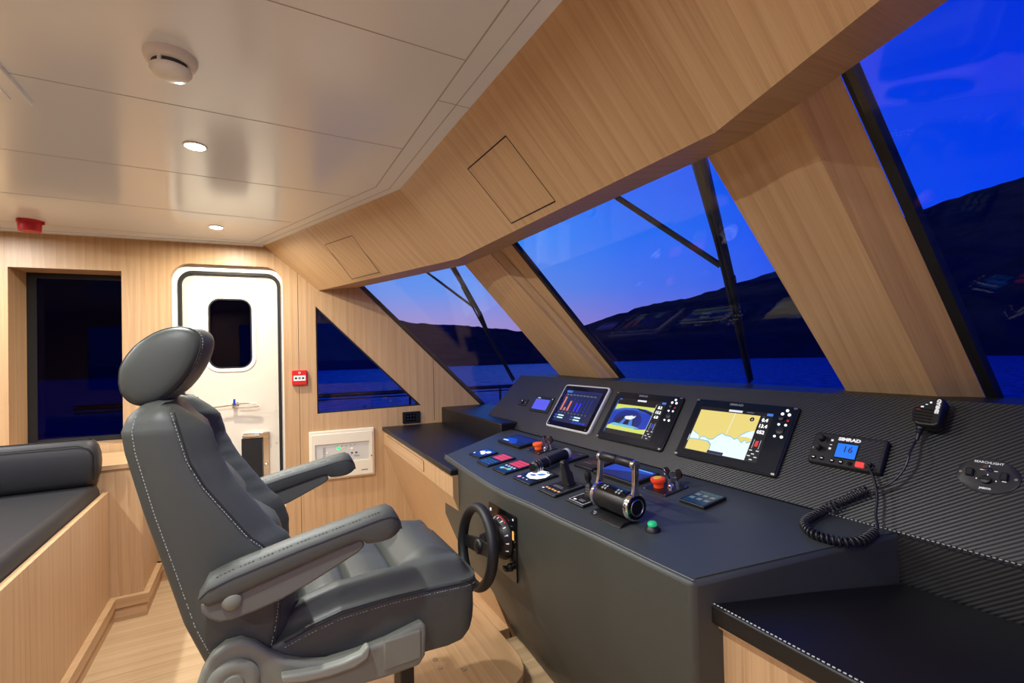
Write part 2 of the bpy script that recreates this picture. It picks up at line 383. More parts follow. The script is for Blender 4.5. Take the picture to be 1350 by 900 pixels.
# starboard and aft walls close the room behind the camera
MS = frame((0, 2*YM-3.5875, 0), (-math.cos(aW), math.sin(aW), 0), (0, 0, 1))
mb = MB(); plate(mb, [[(-2.3, -.05), (4.2, -.05), (4.2, 2.2), (-.6, 2.2), (-2.3, .5)], [(-1.2, .95), (-1.2, 1.45), (-.8, 1.9), (1.1, 1.9), (1.1, .95)][::-1], [(1.5, .95), (1.5, 1.9), (3.2, 1.9), (3.2, .95)][::-1]], -.05, 0)
struct(mb.build('wall_starboard', OAK, M=MS, smooth=0, grain=(0, 1, 0)))
mb = MB(); mb.box((-4.05, -1.3, 0), (-3.95, 4.2, 2.2)); struct(mb.build('wall_aft', OAK))

# forward header (fascia): slanted oak board, underside, closed solid in three facets
def hdr_ring(c, l_, b):
    return [(c[0], c[1], ZC), (l_[0], l_[1], 1.834), (b[0], b[1], 1.868), (b[0]+.02, b[1], 2.2), (c[0], c[1], 2.2)]
dirC = V((-math.sin(aF), -math.cos(aF), 0))
def ext(p, t): return (p[0]+dirC.x*t, p[1]+dirC.y*t)
hr = [hdr_ring((.052, 3.64), (.372, 3.66), (.632, 3.66)), hdr_ring((.603, 2.125), (.895, 2.151), (1.067, 2.44)), hdr_ring((.603, .70), (.895, .676), (1.06, .70)), hdr_ring(ext((.603, .70), 1.75), ext((.895, .676), 1.7), ext((1.06, .70), 1.7))]
mb = MB()
for i in range(3): mb.hull([hr[i], hr[i+1]])
bmesh.ops.remove_doubles(mb.bm, verts=mb.bm.verts, dist=.0001)
bad = [f for f in mb.bm.faces if all(abs((v.co-V(hr[1][0])).length) < 1e-4 for v in f.verts)]
hd = struct(mb.build('wall_forward', OAK, smooth=0, grain=(.7, 0, -.7)))
def seam_quad(pts, wd, n, name):
    m2 = MB(); n = V(n).normalized()
    for i in range(4):
        a = V(pts[i]); b = V(pts[(i+1) % 4]); d = (b-a).normalized(); s_ = d.cross(n)*wd[i]/2
        m2.hull([[a-s_-n*.001, a+s_-n*.001, a+s_+n*.0008, a-s_+n*.0008], [b-s_-n*.001, b+s_-n*.001, b+s_+n*.0008, b-s_+n*.0008]])
    return m2.build(name, mat('hatch_gap', lin((30, 20, 14)), .9), hd)
nB = V((.295, 0, .291)); nB = -nB
seam_quad([(.696, 1.268, 2.035), (.874, 1.266, 1.855), (.872, 1.56, 1.857), (.695, 1.56, 2.036)], (.0022, .0045, .0022, .0045), nB, 'access_hatch')
A0 = V((.052, 3.64, ZC)); A1 = V((.603, 2.125, ZC)); A2 = V((.895, 2.151, 1.834)); nA_ = (A1-A0).cross(A2-A0).normalized()
if nA_.x > 0: nA_ = -nA_
def onA(p):
    p = V(p); return p-nA_*(p-A0).dot(nA_)
seam_quad([onA(p) for p in [(.494, 2.699, 2.038), (.662, 2.771, 1.861), (.56, 3.06, 1.859), (.388, 2.987, 2.039)]], (.0018, .003, .0018, .003), nA_, 'access_hatch')

# windscreen glass and pillars -------------------------------------------------
def gx(which, y, z):
    """x of a windscreen plane at (y, z)"""
    if which == 'A': P0, h = V((.682, 3.52, 1.868)), V((math.cos(aF), math.sin(aF), 0))
    elif which == 'B': P0, h = V((1.146, 1.5, 1.868)), V((1, 0, 0))
    else: P0, h = V((1.135, .673, 1.868)), V((math.cos(aF), -math.sin(aF), 0))
    # h.(P-P0)*K + (z-z0) = 0
    return P0.x+(-(z-P0.z)/K-h.y*(y-P0.y))/h.x
def gp(which, y, z, off=0):
    h = {'A': V((math.cos(aF), math.sin(aF), 0)), 'B': V((1, 0, 0)), 'C': V((math.cos(aF), -math.sin(aF), 0))}[which]
    n = (h*K+V((0, 0, 1))).normalized()
    return V((gx(which, y, z), y, z))+n*off
def pane(idx, which, ytop, ybot, z0, z1):
    wn = struct(thing('window_%d' % idx, '', '', (0, 0, 0))); del wn['label'], wn['category']
    m2 = MB(); q = [gp(which, ybot[0], z0), gp(which, ybot[1], z0), gp(which, ytop[1], z1), gp(which, ytop[0], z1)]
    q2 = [gp(which, ybot[0], z0, .012), gp(which, ybot[1], z0, .012), gp(which, ytop[1], z1, .012), gp(which, ytop[0], z1, .012)]
    m2.hull([q, q2]); m2.build('window_pane', GLASS, wn)
    return wn
w3 = pane(3, 'A', (3.60, 2.2), (3.50, 2.2), .80, 2.0)
w4 = pane(4, 'B', (2.2, .72), (2.2, .70), 1.02, 2.0)
w5 = pane(5, 'C', (.66, -1.0), (.62, -1.0), 1.02, 2.0)
def seal(wn, which, yt, yb, z0, z1, wd):
    m2 = MB(); a = gp(which, yb, z0, -.002); b = gp(which, yt, z1, -.002)
    h = V((0, wd, 0)); n = gp(which, 0, 0, .02)-gp(which, 0, 0, 0)
    m2.hull([[a, a+h, a+h+n, a+n], [b, b+h, b+h+n, b+n]]); m2.build('window_seal', RUB, wn)
seal(w4, 'B', 1.985, 1.915, 1.15, 1.93, .035)
seal(w5, 'C', .489, .479, 1.15, 1.93, -.022)
m2 = MB()
a = W0+dW*.685+V((0, 0, 1.868)); b = W0+dW*1.98+V((0, 0, .573)); e = (a-b)*.05
n_ = V((.05, -.02, .03)); dd = V((.012, 0, .012))
m2.hull([[b, b+V((.02, -.012, .0)), b+V((.032, -.012, .012)), b+dd], [a+e, a+e+V((.02, -.012, 0)), a+e+V((.032, -.012, .012)), a+e+dd]]); m2.build('window_seal', RUB, w3)
# pillars: (top point, bottom point) of each vertical-ish edge, room side first, then back on the glass
def exline(t, b, z):
    t = V(t); b = V(b); k = (z-b.z)/(t.z-b.z); return b+(t-b)*k
def pillar(idx, edges):
    m2 = MB(); m2.hull([[exline(t, b, 1.98) for t, b in edges], [exline(t, b, 1.0) for t, b in edges]])
    return struct(m2.build('trim_%d' % idx, OAK, smooth=0, grain=(.667, 0, -.745)))
pillar(4, [((1.06, 2.46, 1.874), (1.692, 2.451, 1.215)), ((1.073, 2.129, 1.860), (1.654, 1.982, 1.212)), ((1.103, 2.093, 1.877), (1.704, 1.962, 1.2076)),
           (tuple(gp('B', 2.00, 1.89)), tuple(gp('B', 1.935, 1.2))), (tuple(gp('B', 2.25, 1.89)+V((.02, 0, 0))), tuple(gp('B', 2.2, 1.2)+V((.02, 0, 0)))), (tuple(gp('A', 2.47, 1.874)+V((.01, 0, 0))), tuple(gp('A', 2.46, 1.215)+V((.01, 0, 0))))])
pillar(5, [((1.068, .827, 1.865), (1.66, .796, 1.206)), ((1.017, .569, 1.864), (1.64, .563, 1.209)), ((1.033, .527, 1.886), (1.678, .517, 1.206)),
           (tuple(gp('C', .492, 1.898)), tuple(gp('C', .482, 1.202))), (tuple(gp('C', .66, 1.89)+V((.02, 0, 0))), tuple(gp('C', .66, 1.2)+V((.02, 0, 0)))), (tuple(gp('B', .865, 1.892)), tuple(gp('B', .835, 1.197)))])

# ------------------------------------------------------------------ ledge cabinet, settee
mb = MB(); mb.box((-1.75, 3.21, 0), (-.535, 3.634, .795)); 
cab = mb.build('ledge_cabinet', OAK, smooth=0); tag(cab, 'low oak cabinet with a wooden ledge under the dark side window', 'cabinet')
mb = MB(); mb.box((-1.75, 3.195, .795), (-.52, 3.636, .822)); mb.build('ledge_top', OAK, cab, bevel=.003, grain=(1, 0, 0))
# skirting boards (two steps) following settee panel, cabinet and wall
def skirting(name, path, side=1):
    m2 = MB()
    def off(pts, d):
        out = []
        for i, p in enumerate(pts):
            p = V(p); ns = []
            if i > 0: t = (p-V(pts[i-1])).normalized(); ns.append(V((t.y, -t.x)))
            if i < len(pts)-1: t = (V(pts[i+1])-p).normalized(); ns.append(V((t.y, -t.x)))
            n = ns[0] if len(ns) == 1 else (ns[0]+ns[1])/(1+ns[0].dot(ns[1]))
            out.append(p+n*d*side)
        return out
    a = off(path, 0)
    for d, z0, z1 in ((.018, 0, .066), (.028, .071, .122)):
        b = off(path, d)
        for i in range(len(path)-1):
            m2.prism([tuple(a[i]), tuple(a[i+1]), tuple(b[i+1]), tuple(b[i])], z0, z1)
    return m2.build(name, OAK, smooth=0, grain=(1, 1, 0))
struct(skirting('baseboard_settee', [(-.675, 1.2), (-.675, 3.21), (-.535, 3.21), (-.535, 3.636)]))
struct(skirting('baseboard_port', [tuple((W0+dW*-.54)[:2]), tuple((W0+dW*1.2)[:2])]))
st = thing('settee', 'black upholstered settee on an oak base against the port wall', 'settee', (-1.2, 2.4, 0))
def L_(o, root):
    o.parent = root; o.matrix_parent_inverse = root.matrix_world.inverted(); return o
def WB(mb_, name, mats, root, **k):       # build in world coordinates below a thing
    bmesh.ops.translate(mb_.bm, verts=mb_.bm.verts, vec=-V(root.location)); return mb_.build(name, mats, root, **k)
mb = MB(); mb.box((-2.6, 1.1, 0), (-.70, 3.205, .60)); mb.box((-.70, 1.1, 0), (-.675, 3.205, .682)); WB(mb, 'settee_base', OAK, st, smooth=0, bevel=.002)
def cushion(x0, x1, y0, y1, z0, z1, r, puff=.012, nx=14, ny=14):
    m2 = MB(); rings = []
    for j in range(9):
        a = PI*j/8; dz = -math.cos(a); ins = r*(1-math.sin(a)) if 0 < j < 8 else r
        z = (z0+z1)/2+dz*(z1-z0)/2
        rings.append([(x, y, z) for x, y in rrect(x0+ins, x1-ins, y0+ins, y1-ins, r*1.2, 6)])
    m2.hull(rings)
    return m2
mb = cushion(-2.6, -.703, 1.1, 3.2, .605, .745, .03); WB(mb, 'seat_cushion', SETTEE, st, smooth=60)
mb = cushion(-2.6, -.688, 3.06, 3.19, .745, .975, .035); mb2 = mb; WB(mb, 'backrest_cushion', SETTEE, st, smooth=60)
mb = MB(); pts = [(-2.5, 3.06, .955), (-.76, 3.06, .955), (-.715, 3.06, .935), (-.70, 3.06, .90), (-.70, 3.06, .78)]; mb.tube([V(p)+V((0, -.001, 0)) for p in pts], .0035, 8); WB(mb, 'piping', BLK, st)

# ------------------------------------------------------------------ side worktops
def worktop(name, label, poly, z1, th, base_poly, base_pts, front, stitch):
    r_ = thing(name, label, 'counter', (poly[0][0], poly[0][1], 0))
    m3 = MB(); m3.prism(poly, z1-th, z1); WB(m3, 'worktop', BLKTOP, r_, bevel=.006, smooth=30)
    return r_
lc = worktop('port_counter', 'black topped oak side counter beside the port wall, left of the console', [(.825, 3.505), (.772, 2.0), (1.30, 2.0), (1.30, 3.46)], .84, .028, None, None, None, None)
mb = MB(); P = lambda y: .835-(3.5-y)*.035
mb.hull([[(P(3.5), 3.5, .812), (P(3.5), 3.5, .715), (1.10, 3.47, 0), (1.3, 3.46, 0), (1.3, 3.46, .812)], [(P(2.0), 2.0, .812), (P(2.0), 2.0, .715), (1.07, 2.0, 0), (1.3, 2.0, 0), (1.3, 2.0, .812)]]); WB(mb, 'cabinet_body', OAK, lc, smooth=0)
mb = MB()
a = [(P(3.38)-.0008, 3.38, .79), (P(2.46)-.0008, 2.46, .79), (P(2.46)-.0008, 2.46, .735), (P(3.38)-.0008, 3.38, .735)]
mb.hull([a, [(x-.003, y, z) for x, y, z in a]]); WB(mb, 'drawer_front', OAK, lc, smooth=0, bevel=.001, grain=(0, 1, 0))
mb = MB()
for i in range(4): mb.tube([V(a[i]), V(a[(i+1) % 4])], .0018, 6)
WB(mb, 'drawer_gap', SEAM, lc, split=True)
rc = worktop('starboard_counter', 'black topped oak side counter with pale stitched edge, right of the console', [(.861, .712), (.861, -.61), (1.31, -.61), (1.31, .529)], .807, .042, None, None, None, None)
mb = MB(); mb.prism([(.885, -.62), (1.31, -.62), (1.31, .525), (.885, .69)], 0, .764); WB(mb, 'cabinet_body', OAK, rc, smooth=0)
mb = MB(); mb.box((.875, -.62, .753), (.90, .69, .766)); WB(mb, 'edge_strip', OAK, rc, smooth=0, bevel=.002, grain=(0, 1, 0))
mb = MB(); y = .70
while y > -.6:
    mb.tube([(.8665, y, .8075), (.8665, y-.0048, .8078)], .0013, 6); y -= .0085
WB(mb, 'stitching', STITCH, rc)
# raised black shelf between port counter and windscreen
mb = MB(); mb.hull([[(1.27, 3.455, .83), (1.27, 3.455, .958), (1.66, 3.42, .958), (1.66, 3.42, .83)], [(1.24, 2.40, .83), (1.24, 2.40, .958), (1.86, 2.4, .958), (1.86, 2.4, .83)]])
sh = mb.build('window_shelf', BLKTOP, bevel=.008); tag(sh, 'raised black shelf under the port windscreen, behind the left counter', 'shelf')

# ------------------------------------------------------------------ helm console
t7, tD = rad(7), rad(54.83)
CR = V((1.3255, 0, .92))
MT = lambda y, s: frame(CR+V((0, y, 0))+V((math.cos(t7), 0, math.sin(t7)))*s, (0, -1, 0), (math.cos(t7), 0, math.sin(t7)))
MD = lambda y, s: frame(CR+V((0, y, 0))+V((math.cos(tD), 0, math.sin(tD)))*s, (0, -1, 0), (math.cos(tD), 0, math.sin(tD)))
hc = thing('helm_console', 'wide charcoal leather helm console full of instruments under the windscreen', 'console', (1.1, 1.5, 0))
def topz(x): return CR.z-(CR.x-x)*math.tan(t7)
front = [(1.318, 2.447), (.826, 2.228), (.799, 1.866), (.786, 1.63), (.786, 1.50), (.797, 1.34), (.80, 1.196), (.811, 1.0), (.815, .816), (.819, .708)]
knee = [(x, y, z) for (x, y), z in zip(front, [.60, .575, .545, .52, .505, .50, .505, .53, .55, .565])]
base = [(1.318, 2.447, 0), (1.10, 2.40, 0), (1.085, 1.9, 0), (1.065, 1.63, 0), (1.06, 1.50, 0), (1.05, 1.34, 0), (1.045, 1.196, 0), (1.045, 1.0, 0), (1.05, .816, 0), (1.05, .71, 0)]
mb = MB(); r_ = .012
T0 = [(x, y, topz(x)) for x, y in front]+[(1.326, .53, .92)]
k0 = knee+[(1.326, .53, .5)]; b0 = base+[(1.326, .53, 0)]
tv = [mb.bm.verts.new(V(p)) for p in T0]; kv = [mb.bm.verts.new(V(p)) for p in k0]; bv = [mb.bm.verts.new(V(p)) for p in b0]
mb.bm.faces.new(tv)
f = mb.bm.faces[-1] if False else None
for a_, b_ in ((tv, kv), (kv, bv)):
    for i in range(len(a_)-1):
        mb.bm.faces.new((a_[i], a_[i+1], b_[i+1], b_[i]))
    mb.bm.faces.new((a_[-1], a_[0], b_[0], b_[-1]))
mb.bm.faces.new(bv[::-1])
for f in mb.bm.faces:
    if len(f.verts) == len(tv) and min(v.co.z for v in f.verts) > .8: f.material_index = 1
WB(mb, 'console_body', [CONS, CONST], hc, bevel=.012, smooth=30)
# piped seam and thread along the front edge
mb = MB(); pts = [V((x-.0005, y, topz(x)-.004)) for x, y in front[1:]]
for off in (.0, ):
    mb.tube([p+V((.007, 0, .0072)) for p in pts], .0014, 6)
WB(mb, 'edge_seam', mat('seam_thread', lin((110, 112, 108)), .7), hc, split=True)
mb = MB(); p0 = V((.835, .7075, topz(.835)-.004)); p1 = V((1.31, .5355, topz(1.31)-.004)); mb.tube([p0+V((0, .006, .0055)), p1+V((0, .006, .0055))], .0014, 6); WB(mb, 'edge_seam', CONS, hc, split=True)
# instrument dash
dx, dz = math.cos(tD), math.sin(tD); SL = .361
mb = MB()
prof = lambda y0: None
yl, yr = 2.663, -.58
A_ = [V((1.3255, 2.83, .92)), V((1.3255, 2.83, .958)), V((1.3255+dx*SL, yl, .92+dz*SL)), V((1.74, yl, .92+dz*SL)), V((1.86, yl, .92)), ]
A_ = [V((1.3255, 2.457, .905)), V((1.3255, 2.457, .92)), V((1.3255+dx*SL, yl, .92+dz*SL)), V((1.74, yl-.05, .92+dz*SL)), V((1.86, yl-.05, .905))]
B_ = [V((1.3255, yr, .905)), V((1.3255, yr, .92)), V((1.3255+dx*SL, yr, .92+dz*SL)), V((1.74, yr, .92+dz*SL)), V((1.86, yr, .905))]
mb.hull([A_, B_])
k_ = V((1.3255+dx*.02, 2.806, .92+dz*.02))
mb.hull([[A_[1], k_, A_[2]], [A_[1]+V((.12, 0, .0)), k_+V((.3, 0, 0)), A_[3]]])
WB(mb, 'instrument_dash', TWILL, hc, smooth=0, grain=(dx, 0, dz))
mb = MB(); mb.box((1.313, yr, .6), (1.40, .56, .912)); WB(mb, 'knee_panel', TWILL, hc, smooth=0)
mb = MB(); y = .70
while y > -.6:
    q = V((1.3225, y, .9185)); mb.tube([q, q+V((0, -.005, 0))], .0011, 5); y -= .009
WB(mb, 'stitching', STITCH, hc)
mb = MB(); mb.tube([(1.3225, 2.44, .9195), (1.3225, .70, .9195)], .0012, 6); WB(mb, 'crease_seam', BLK, hc)

# ------------------------------------------------------------------ graphics helper
def graphic(parent, name, items, z=.0012, dz=.00008):
    """flat coloured shapes (poly, material) stacked a hair above each other"""
    m3 = MB(); ml = []
    for i, (poly, mm) in enumerate(items):
        if mm not in ml: ml.append(mm)
        m3.prism(poly, z+dz*i-.0001, z+dz*i+.00004, ml.index(mm))
    return m3.build(name, ml, parent, smooth=0)
blob = lambda cx, cy, a, b, n=14, rot=0: [(cx+a*math.cos(2*PI*k/n)*math.cos(rot)-b*math.sin(2*PI*k/n)*math.sin(rot), cy+a*math.cos(2*PI*k/n)*math.sin(rot)+b*math.sin(2*PI*k/n)*math.cos(rot)) for k in range(n)]
def R4(x0, y0, x1, y1): return [(x0, y0), (x1, y0), (x1, y1), (x0, y1)]
G = {k: glow('glow_'+k, c, s) for k, (c, s) in dict(blue=((20, 70, 210), .8), dblue=((8, 22, 70), .8), sky=((70, 130, 230), .9), white=((235, 240, 255), 1.0), wwhite=((250, 250, 255), 1.6), lime=((225, 235, 110), .9), khaki=((232, 212, 122), 1.05),
    sea=((222, 242, 250), 1.15), shoal=((120, 200, 230), .9), black=((4, 4, 6), 1), grey=((120, 130, 140), .7), orange=((240, 140, 100), .8), bar=((50, 40, 235), 1.0), red=((235, 60, 60), .9), teal=((60, 150, 150), .8), mint=((120, 235, 200), .9), violet=((90, 90, 235), 1.0),
    lcd=((30, 125, 250), 1.0), green=((40, 240, 130), 2.0), amber=((255, 190, 90), 1.0), navy=((12, 30, 110), .9), deep=((10, 60, 190), .9)).items()}

# tablet-like monitor in a silver frame
def tablet():
    r = thing('framed_monitor', 'silver framed touch monitor with blue bar gauges, left of the two plotters', 'monitor', MD(1.92, .187))
    w2, h2 = .182, .128
    m3 = MB(); m3.rbox(-w2, w2, -h2, h2, 0, .014, .02, inset=.003); m3.build('frame', mat('silver_frame', lin((205, 206, 206)), .35, .1), r, smooth=40)
    m3 = MB(); m3.rbox(-w2+.010, w2-.010, -h2+.009, h2-.009, .013, .0150, .012); m3.build('bezel', GBLK, r)
    it = [(R4(-.137, -.092, .148, .093), G['dblue']), (R4(-.137, .078, -.09, .090), G['sky']), (R4(-.085, .080, .145, .088), G['navy'])]
    for i in range(9): it.append((R4(-.125+.028*i, .062, -.107+.028*i, .069), G['grey']))
    for i, (h, k) in enumerate(((.08, 'orange'), (.018, 'orange'), (.058, 'orange'), (0, 'blue'), (.05, 'bar'), (.05, 'bar'), (0, 'blue'), (0, 'blue'), (0, 'blue'))):
        x = -.120+.028*i
        it.append((R4(x-.0012, -.03, x+.0012, .05), G['blue']))
        if h: it.append((R4(x-.001, -.028, x+.013, -.028+h), G[k]))
        it.append((R4(x-.004, -.043, x+.006, -.037), G['grey']))
    for j, x0 in enumerate((-.11, .028)):
        for k in range(2): it += [(R4(x0, -.062-.014*k, x0+.052, -.053-.014*k), G['teal']), (R4(x0+.001, -.0605-.014*k, x0+.05, -.0545-.014*k), G['sea']), (R4(x0-.028, -.060-.014*k, x0-.006, -.056-.014*k), G['sky'])]
    for k in range(4): it.append((R4(.030+.027*k, -.09, .052+.027*k, -.080), G['blue']))
    graphic(r, 'screen', it, .0152)
    m3 = MB(); m3.lathe([(.003, .0151), (.003, .0155)], (-.155, -.11, 0)); m3.lathe([(.003, .0151), (.003, .0155)], (.150, -.11, 0)); m3.build('front_button', GTXT, r, split=True)
    return r
tablet()

def plotter(y, s, label, chart):
    r = thing('chart_plotter', label, 'chart plotter', MD(y, s), 'chart plotters on the dash')
    w2, h2 = .193, .121
    m3 = MB(); m3.rbox(-w2, w2, -h2, h2, 0, .010, .012, inset=.003); m3.build('housing', BLK, r, smooth=40)
    m3 = MB(); m3.rbox(-w2+.004, w2-.004, -h2+.004, h2-.004, .009, .0125, .009, inset=.0015); m3.build('bezel', mat('navy_bezel', lin((13, 24, 36)), .2), r, smooth=40)
    m3 = MB()
    for x, y_ in ((-.183, -.113), (.183, -.113), (-.183, .113), (.183, .113)): m3.rbox(x-.006, x+.006, y_-.003, y_+.003, .012, .0135, .002)
    m3.build('corner_clip', STEEL, r, split=True)
    X0, X1, Y0, Y1 = -.160, .122, -.090, .088
    it = [(R4(X0, Y0, X1, Y1), G['black']), (R4(-.04, .078, .012, .086), G['white']), (R4(X1-.022, .077, X1-.002, .086), G['sky'])]
    mx_ = .080
    if chart:
        it.append((R4(-.153, -.088, mx_, .074), G['sea']))
        land = [(-.153, .074), (mx_, .074), (mx_, .018), (.055, .012), (.038, -.002), (.03, -.010), (.06, -.008), (mx_, -.012), (mx_, -.020), (.066, -.028), (.058, -.018), (.048, -.030), (.03, -.015), (.02, -.022), (.005, -.014), (-.02, -.012), (-.032, -.006), (-.045, -.018), (-.058, -.034), (-.075, -.037), (-.092, -.030), (-.105, -.030), (-.112, -.042), (-.122, -.025), (-.153, -.012)]
        it.append(([(x+.001, y_-.003) for x, y_ in land[3:]]+[(-.153, .02), (mx_, .02)], G['shoal'])); it.append((land, G['khaki']))
        land2 = [(-.153, -.088), (-.153, -.048), (-.12, -.046), (-.075, -.047), (-.06, -.058), (-.056, -.088)]
        it.append(([(x+(.003 if x > -.15 else 0), y_+(.003 if y_ > -.08 else 0)) for x, y_ in land2], G['shoal'])); it.append((land2, G['khaki']))
        it.append(([(-.012, .074), (-.0105, .074), (-.0145, -.008), (-.016, -.008)], G['sea']))
        it.append((R4(-.061, -.088, .001, -.078), G['dblue'])); it.append((R4(-.158, -.055, -.1555, -.03), G['white']))
        it.append(([(.056+.008*math.cos(a*.5236), .058+.008*math.sin(a*.5236)) for a in range(12)], G['black']))
        it.append(([(.054, .055), (.058, .055), (.0565, .063)], G['white']))
    else:
        it.append((R4(-.153, -.068, mx_-.005, .056), G['deep'])); it.append((blob(-.05, -.02, .085, .052, 24), glow('glow_sonar', (6, 34, 140), .8))); it.append((blob(-.06, -.03, .06, .032, 24), glow('glow_sonar_dark', (3, 14, 70), .8)))
        it.append(([(-.153, .056), (mx_-.005, .056), (mx_-.005, .034), (.03, .044), (-.03, .045), (-.10, .040), (-.153, .028)], G['lime']))
        it.append(([(-.02, .047), (mx_-.005, .03), (mx_-.005, .018), (.05, .026), (.0, .034)], G['black']))
        it.append(([(-.153, .028), (-.10, .038), (-.03, .041), (.04, .028), (.05, .023), (-.02, .035), (-.09, .032), (-.153, .019)], glow('glow_azure', (30, 110, 230), .85)))
        it.append(([(-.153, -.068), (-.153, -.052), (-.13, -.044), (-.10, -.047), (-.06, -.046), (-.02, -.050), (.02, -.052), (.06, -.048), (mx_-.005, -.044), (mx_-.005, -.068)], G['lime']))
        it.append(([(-.14, -.045), (-.12, -.036), (-.06, -.038), (0, -.040), (.04, -.046), (.0, -.052), (-.07, -.05), (-.12, -.05)], G['shoal']))
        it.append(([(-.09, -.04), (-.066, -.038), (-.055, -.008), (-.068, -.008)], G['sky'])); it.append(([(-.032, -.04), (-.008, -.04), (-.02, -.008), (-.034, -.008)], G['sky']))
        it.append(([(-.072, -.006), (-.055, -.013), (-.03, -.012), (-.012, -.002), (-.008, .010), (-.02, .004), (-.03, .008), (-.05, .004), (-.066, .002)], G['white']))
        it.append((R4(-.159, -.085, -.1572, .075), G['sky'])); it.append((R4(-.1555, -.085, -.1545, .075), G['sky'])); it.append((R4(mx_-.004, -.085, mx_-.0025, .072), G['white']))
        it.append((R4(-.150, .079, -.135, .084), G['sky']))
    for k in range(3): it.append((R4(.088, .071-.022*k, .098, .0725-.022*k), G['grey']))
    it += [(R4(.090, -.044, .091, -.012), G['white']), (R4(.112, -.044, .113, -.012), G['white']), (R4(.096, -.036, .107, -.016), G['red' if chart else 'blue'])]
    for k, (x, y_) in enumerate(((.085, -.052), (.108, -.052), (.096, -.064), (.085, -.072), (.108, -.074), (.096, -.084))): it.append((R4(x, y_, x+.010, y_+.003), G['white']))
    if chart: it.append((R4(.03, .080, .055, .083), G['grey']))
    graphic(r, 'screen', it, .0128)
    for k, s_ in enumerate(('0.4', '13.4', '052') if chart else ('8.2', '13.2', '6.8')):
        text('screen_digits', s_, .017, at2(.101, .059-.022*k, .0150), G['wwhite'], r, bold=.0003)
    text('maker_lettering', 'SIMRAD', .0115, at2(-.02, .1065, .0128), GTXT, r, bold=.0003, sx_=1.3)
    m3 = MB(); bx = .148
    for x, y_, q in ((bx+.012, .103, .0048), (bx, .09, .005), (bx+.022, .089, .005), (bx, .052, .004), (bx+.022, .052, .004), (bx, .01, .004), (bx+.022, .01, .0048)):
        m3.lathe([(q, .0126), (q*.9, .0145)], (x, y_, 0), seg=14)
    m3.build('backlit_key', G['wwhite'], r, split=True)
    m3 = MB(); m3.lathe([(.013, .0126), (.012, .016), (.009, .017)], (bx+.011, .031, 0), seg=20); m3.lathe([(.009, .0126), (.0085, .020), (.007, .021)], (bx+.004, .073, 0), seg=20); m3.build('rotary_knob', BLK, r, split=True)
    m3 = MB(); m3.lathe([(.0045, .0126), (.004, .014)], (bx+.024, .068, 0), seg=12); m3.build('red_key', REDP, r)
    return r
plotter(1.49, .179, 'sonar plotter with blue underwater view, between silver framed monitor and map plotter', False)
plotter(1.042, .179, 'plotter showing a khaki and pale blue sea chart, nearest the radio', True)

# small displays at the left of the dash
r = thing('small_display', 'small lit violet display at left of the silver framed monitor', 'display', MD(2.25, .178))
mb = MB(); mb.rbox(-.095, .095, -.05, .05, 0, .006, .006, inset=.002); mb.build('bezel', BLK, r)
graphic(r, 'screen', [(R4(-.078, -.034, .07, .030), G['sky']), (R4(-.076, -.032, .068, .028), G['violet'])], .0062)
mb = MB(); mb.lathe([(.003, .006), (.003, .0072)], (.084, .038, 0)); mb.build('led', WTXT, r); graphic(r, 'print', [(R4(-.066, .036, -.036, .040), WTXT)], .0063)
r = thing('jog_switch', 'tiny black dial switch plate at far left of the dash', 'switch', MD(2.455, .173))
mb = MB(); mb.rbox(-.045, .045, -.022, .022, 0, .005, .004, inset=.001); mb.build('plate', BLK, r)
mb = MB(); mb.lathe([(.014, .005), (.012, .012), (.008, .013)], (0, 0, 0)); mb.build('dial', GBLK, r)
mb = MB(); mb.rbox(-.004, .004, .004, .008, .013, .0135, .001); mb.lathe([(.002, .005), (.002, .0055)], (.03, 0, 0)); mb.build('marking', WTXT, r)

# radio
r = thing('marine_radio', 'black marine radio with glowing blue channel display and twin knobs', 'radio', MD(.687, .174))
mb = MB(); mb.rbox(-.090, .090, -.048, .048, 0, .016, .006, inset=.003); mb.build('housing', BLK, r, smooth=40)
mb = MB()
for i in range(15):
    o_ = -.04+.011*i; p = [(.036+max(0, o_-.04)*1.0, 0)]
    x0, y0, x1, y1 = .032, .040-.0095*i, .082, .040-.0095*i+.034
    seg = []
    for t in [k/20 for k in range(21)]:
        x, y = x0+(x1-x0)*t, y0+(y1-y0)*t
        if -.040 <= y <= .040 and not (y < -.018 and x < .055): seg.append((x, y, .0165))
    if len(seg) > 1: mb.tube([seg[0], seg[-1]], .0018, 6)
mb.build('speaker_grille', mat('dark_grille', lin((66, 68, 74)), .4), r)
mb = MB(); mb.rbox(-.026, .028, -.024, .024, .0155, .0172, .003); mb.build('display_bezel', GBLK, r)
graphic(r, 'display', [(R4(-.024, -.021, .026, .021), G['lcd'])], .0174)
text('channel_digits', '16', .026, at2(.004, .004, .0177), mat('lcd_ink', lin((10, 40, 90)), .6), r); text('maker_lettering', 'SIMRAD', .0125, at2(.001, .034, .0163), WTXT, r, bold=.0007, sx_=1.25)
for (x, y, q) in ((-.066, .026, .0115), (-.066, -.004, .0095)):
    mb = MB(); mb.lathe([(q, .015), (q, .017), (q*.85, .018), (q*.8, .032), (q*.6, .034)], (x, y, 0), seg=20); mb.build('knob', BLK, r)
graphic(r, 'key_symbol', [(R4(-.044, .024, -.038, .030), WTXT), (R4(-.044, .012, -.038, .014), WTXT), (R4(-.044, -.002, -.038, .004), WTXT), (R4(-.088+.002, -.006, -.082, 0), GTXT)], .0163)
for x, y in ((-.075, -.032), (-.053, -.032), (-.026, -.034), (-.004, -.034), (.018, -.034)):
    mb = MB(); mb.lathe([(.0065, .0155), (.0055, .018)], (x, y, 0), seg=14); mb.build('push_button', GBLK, r, split=True)
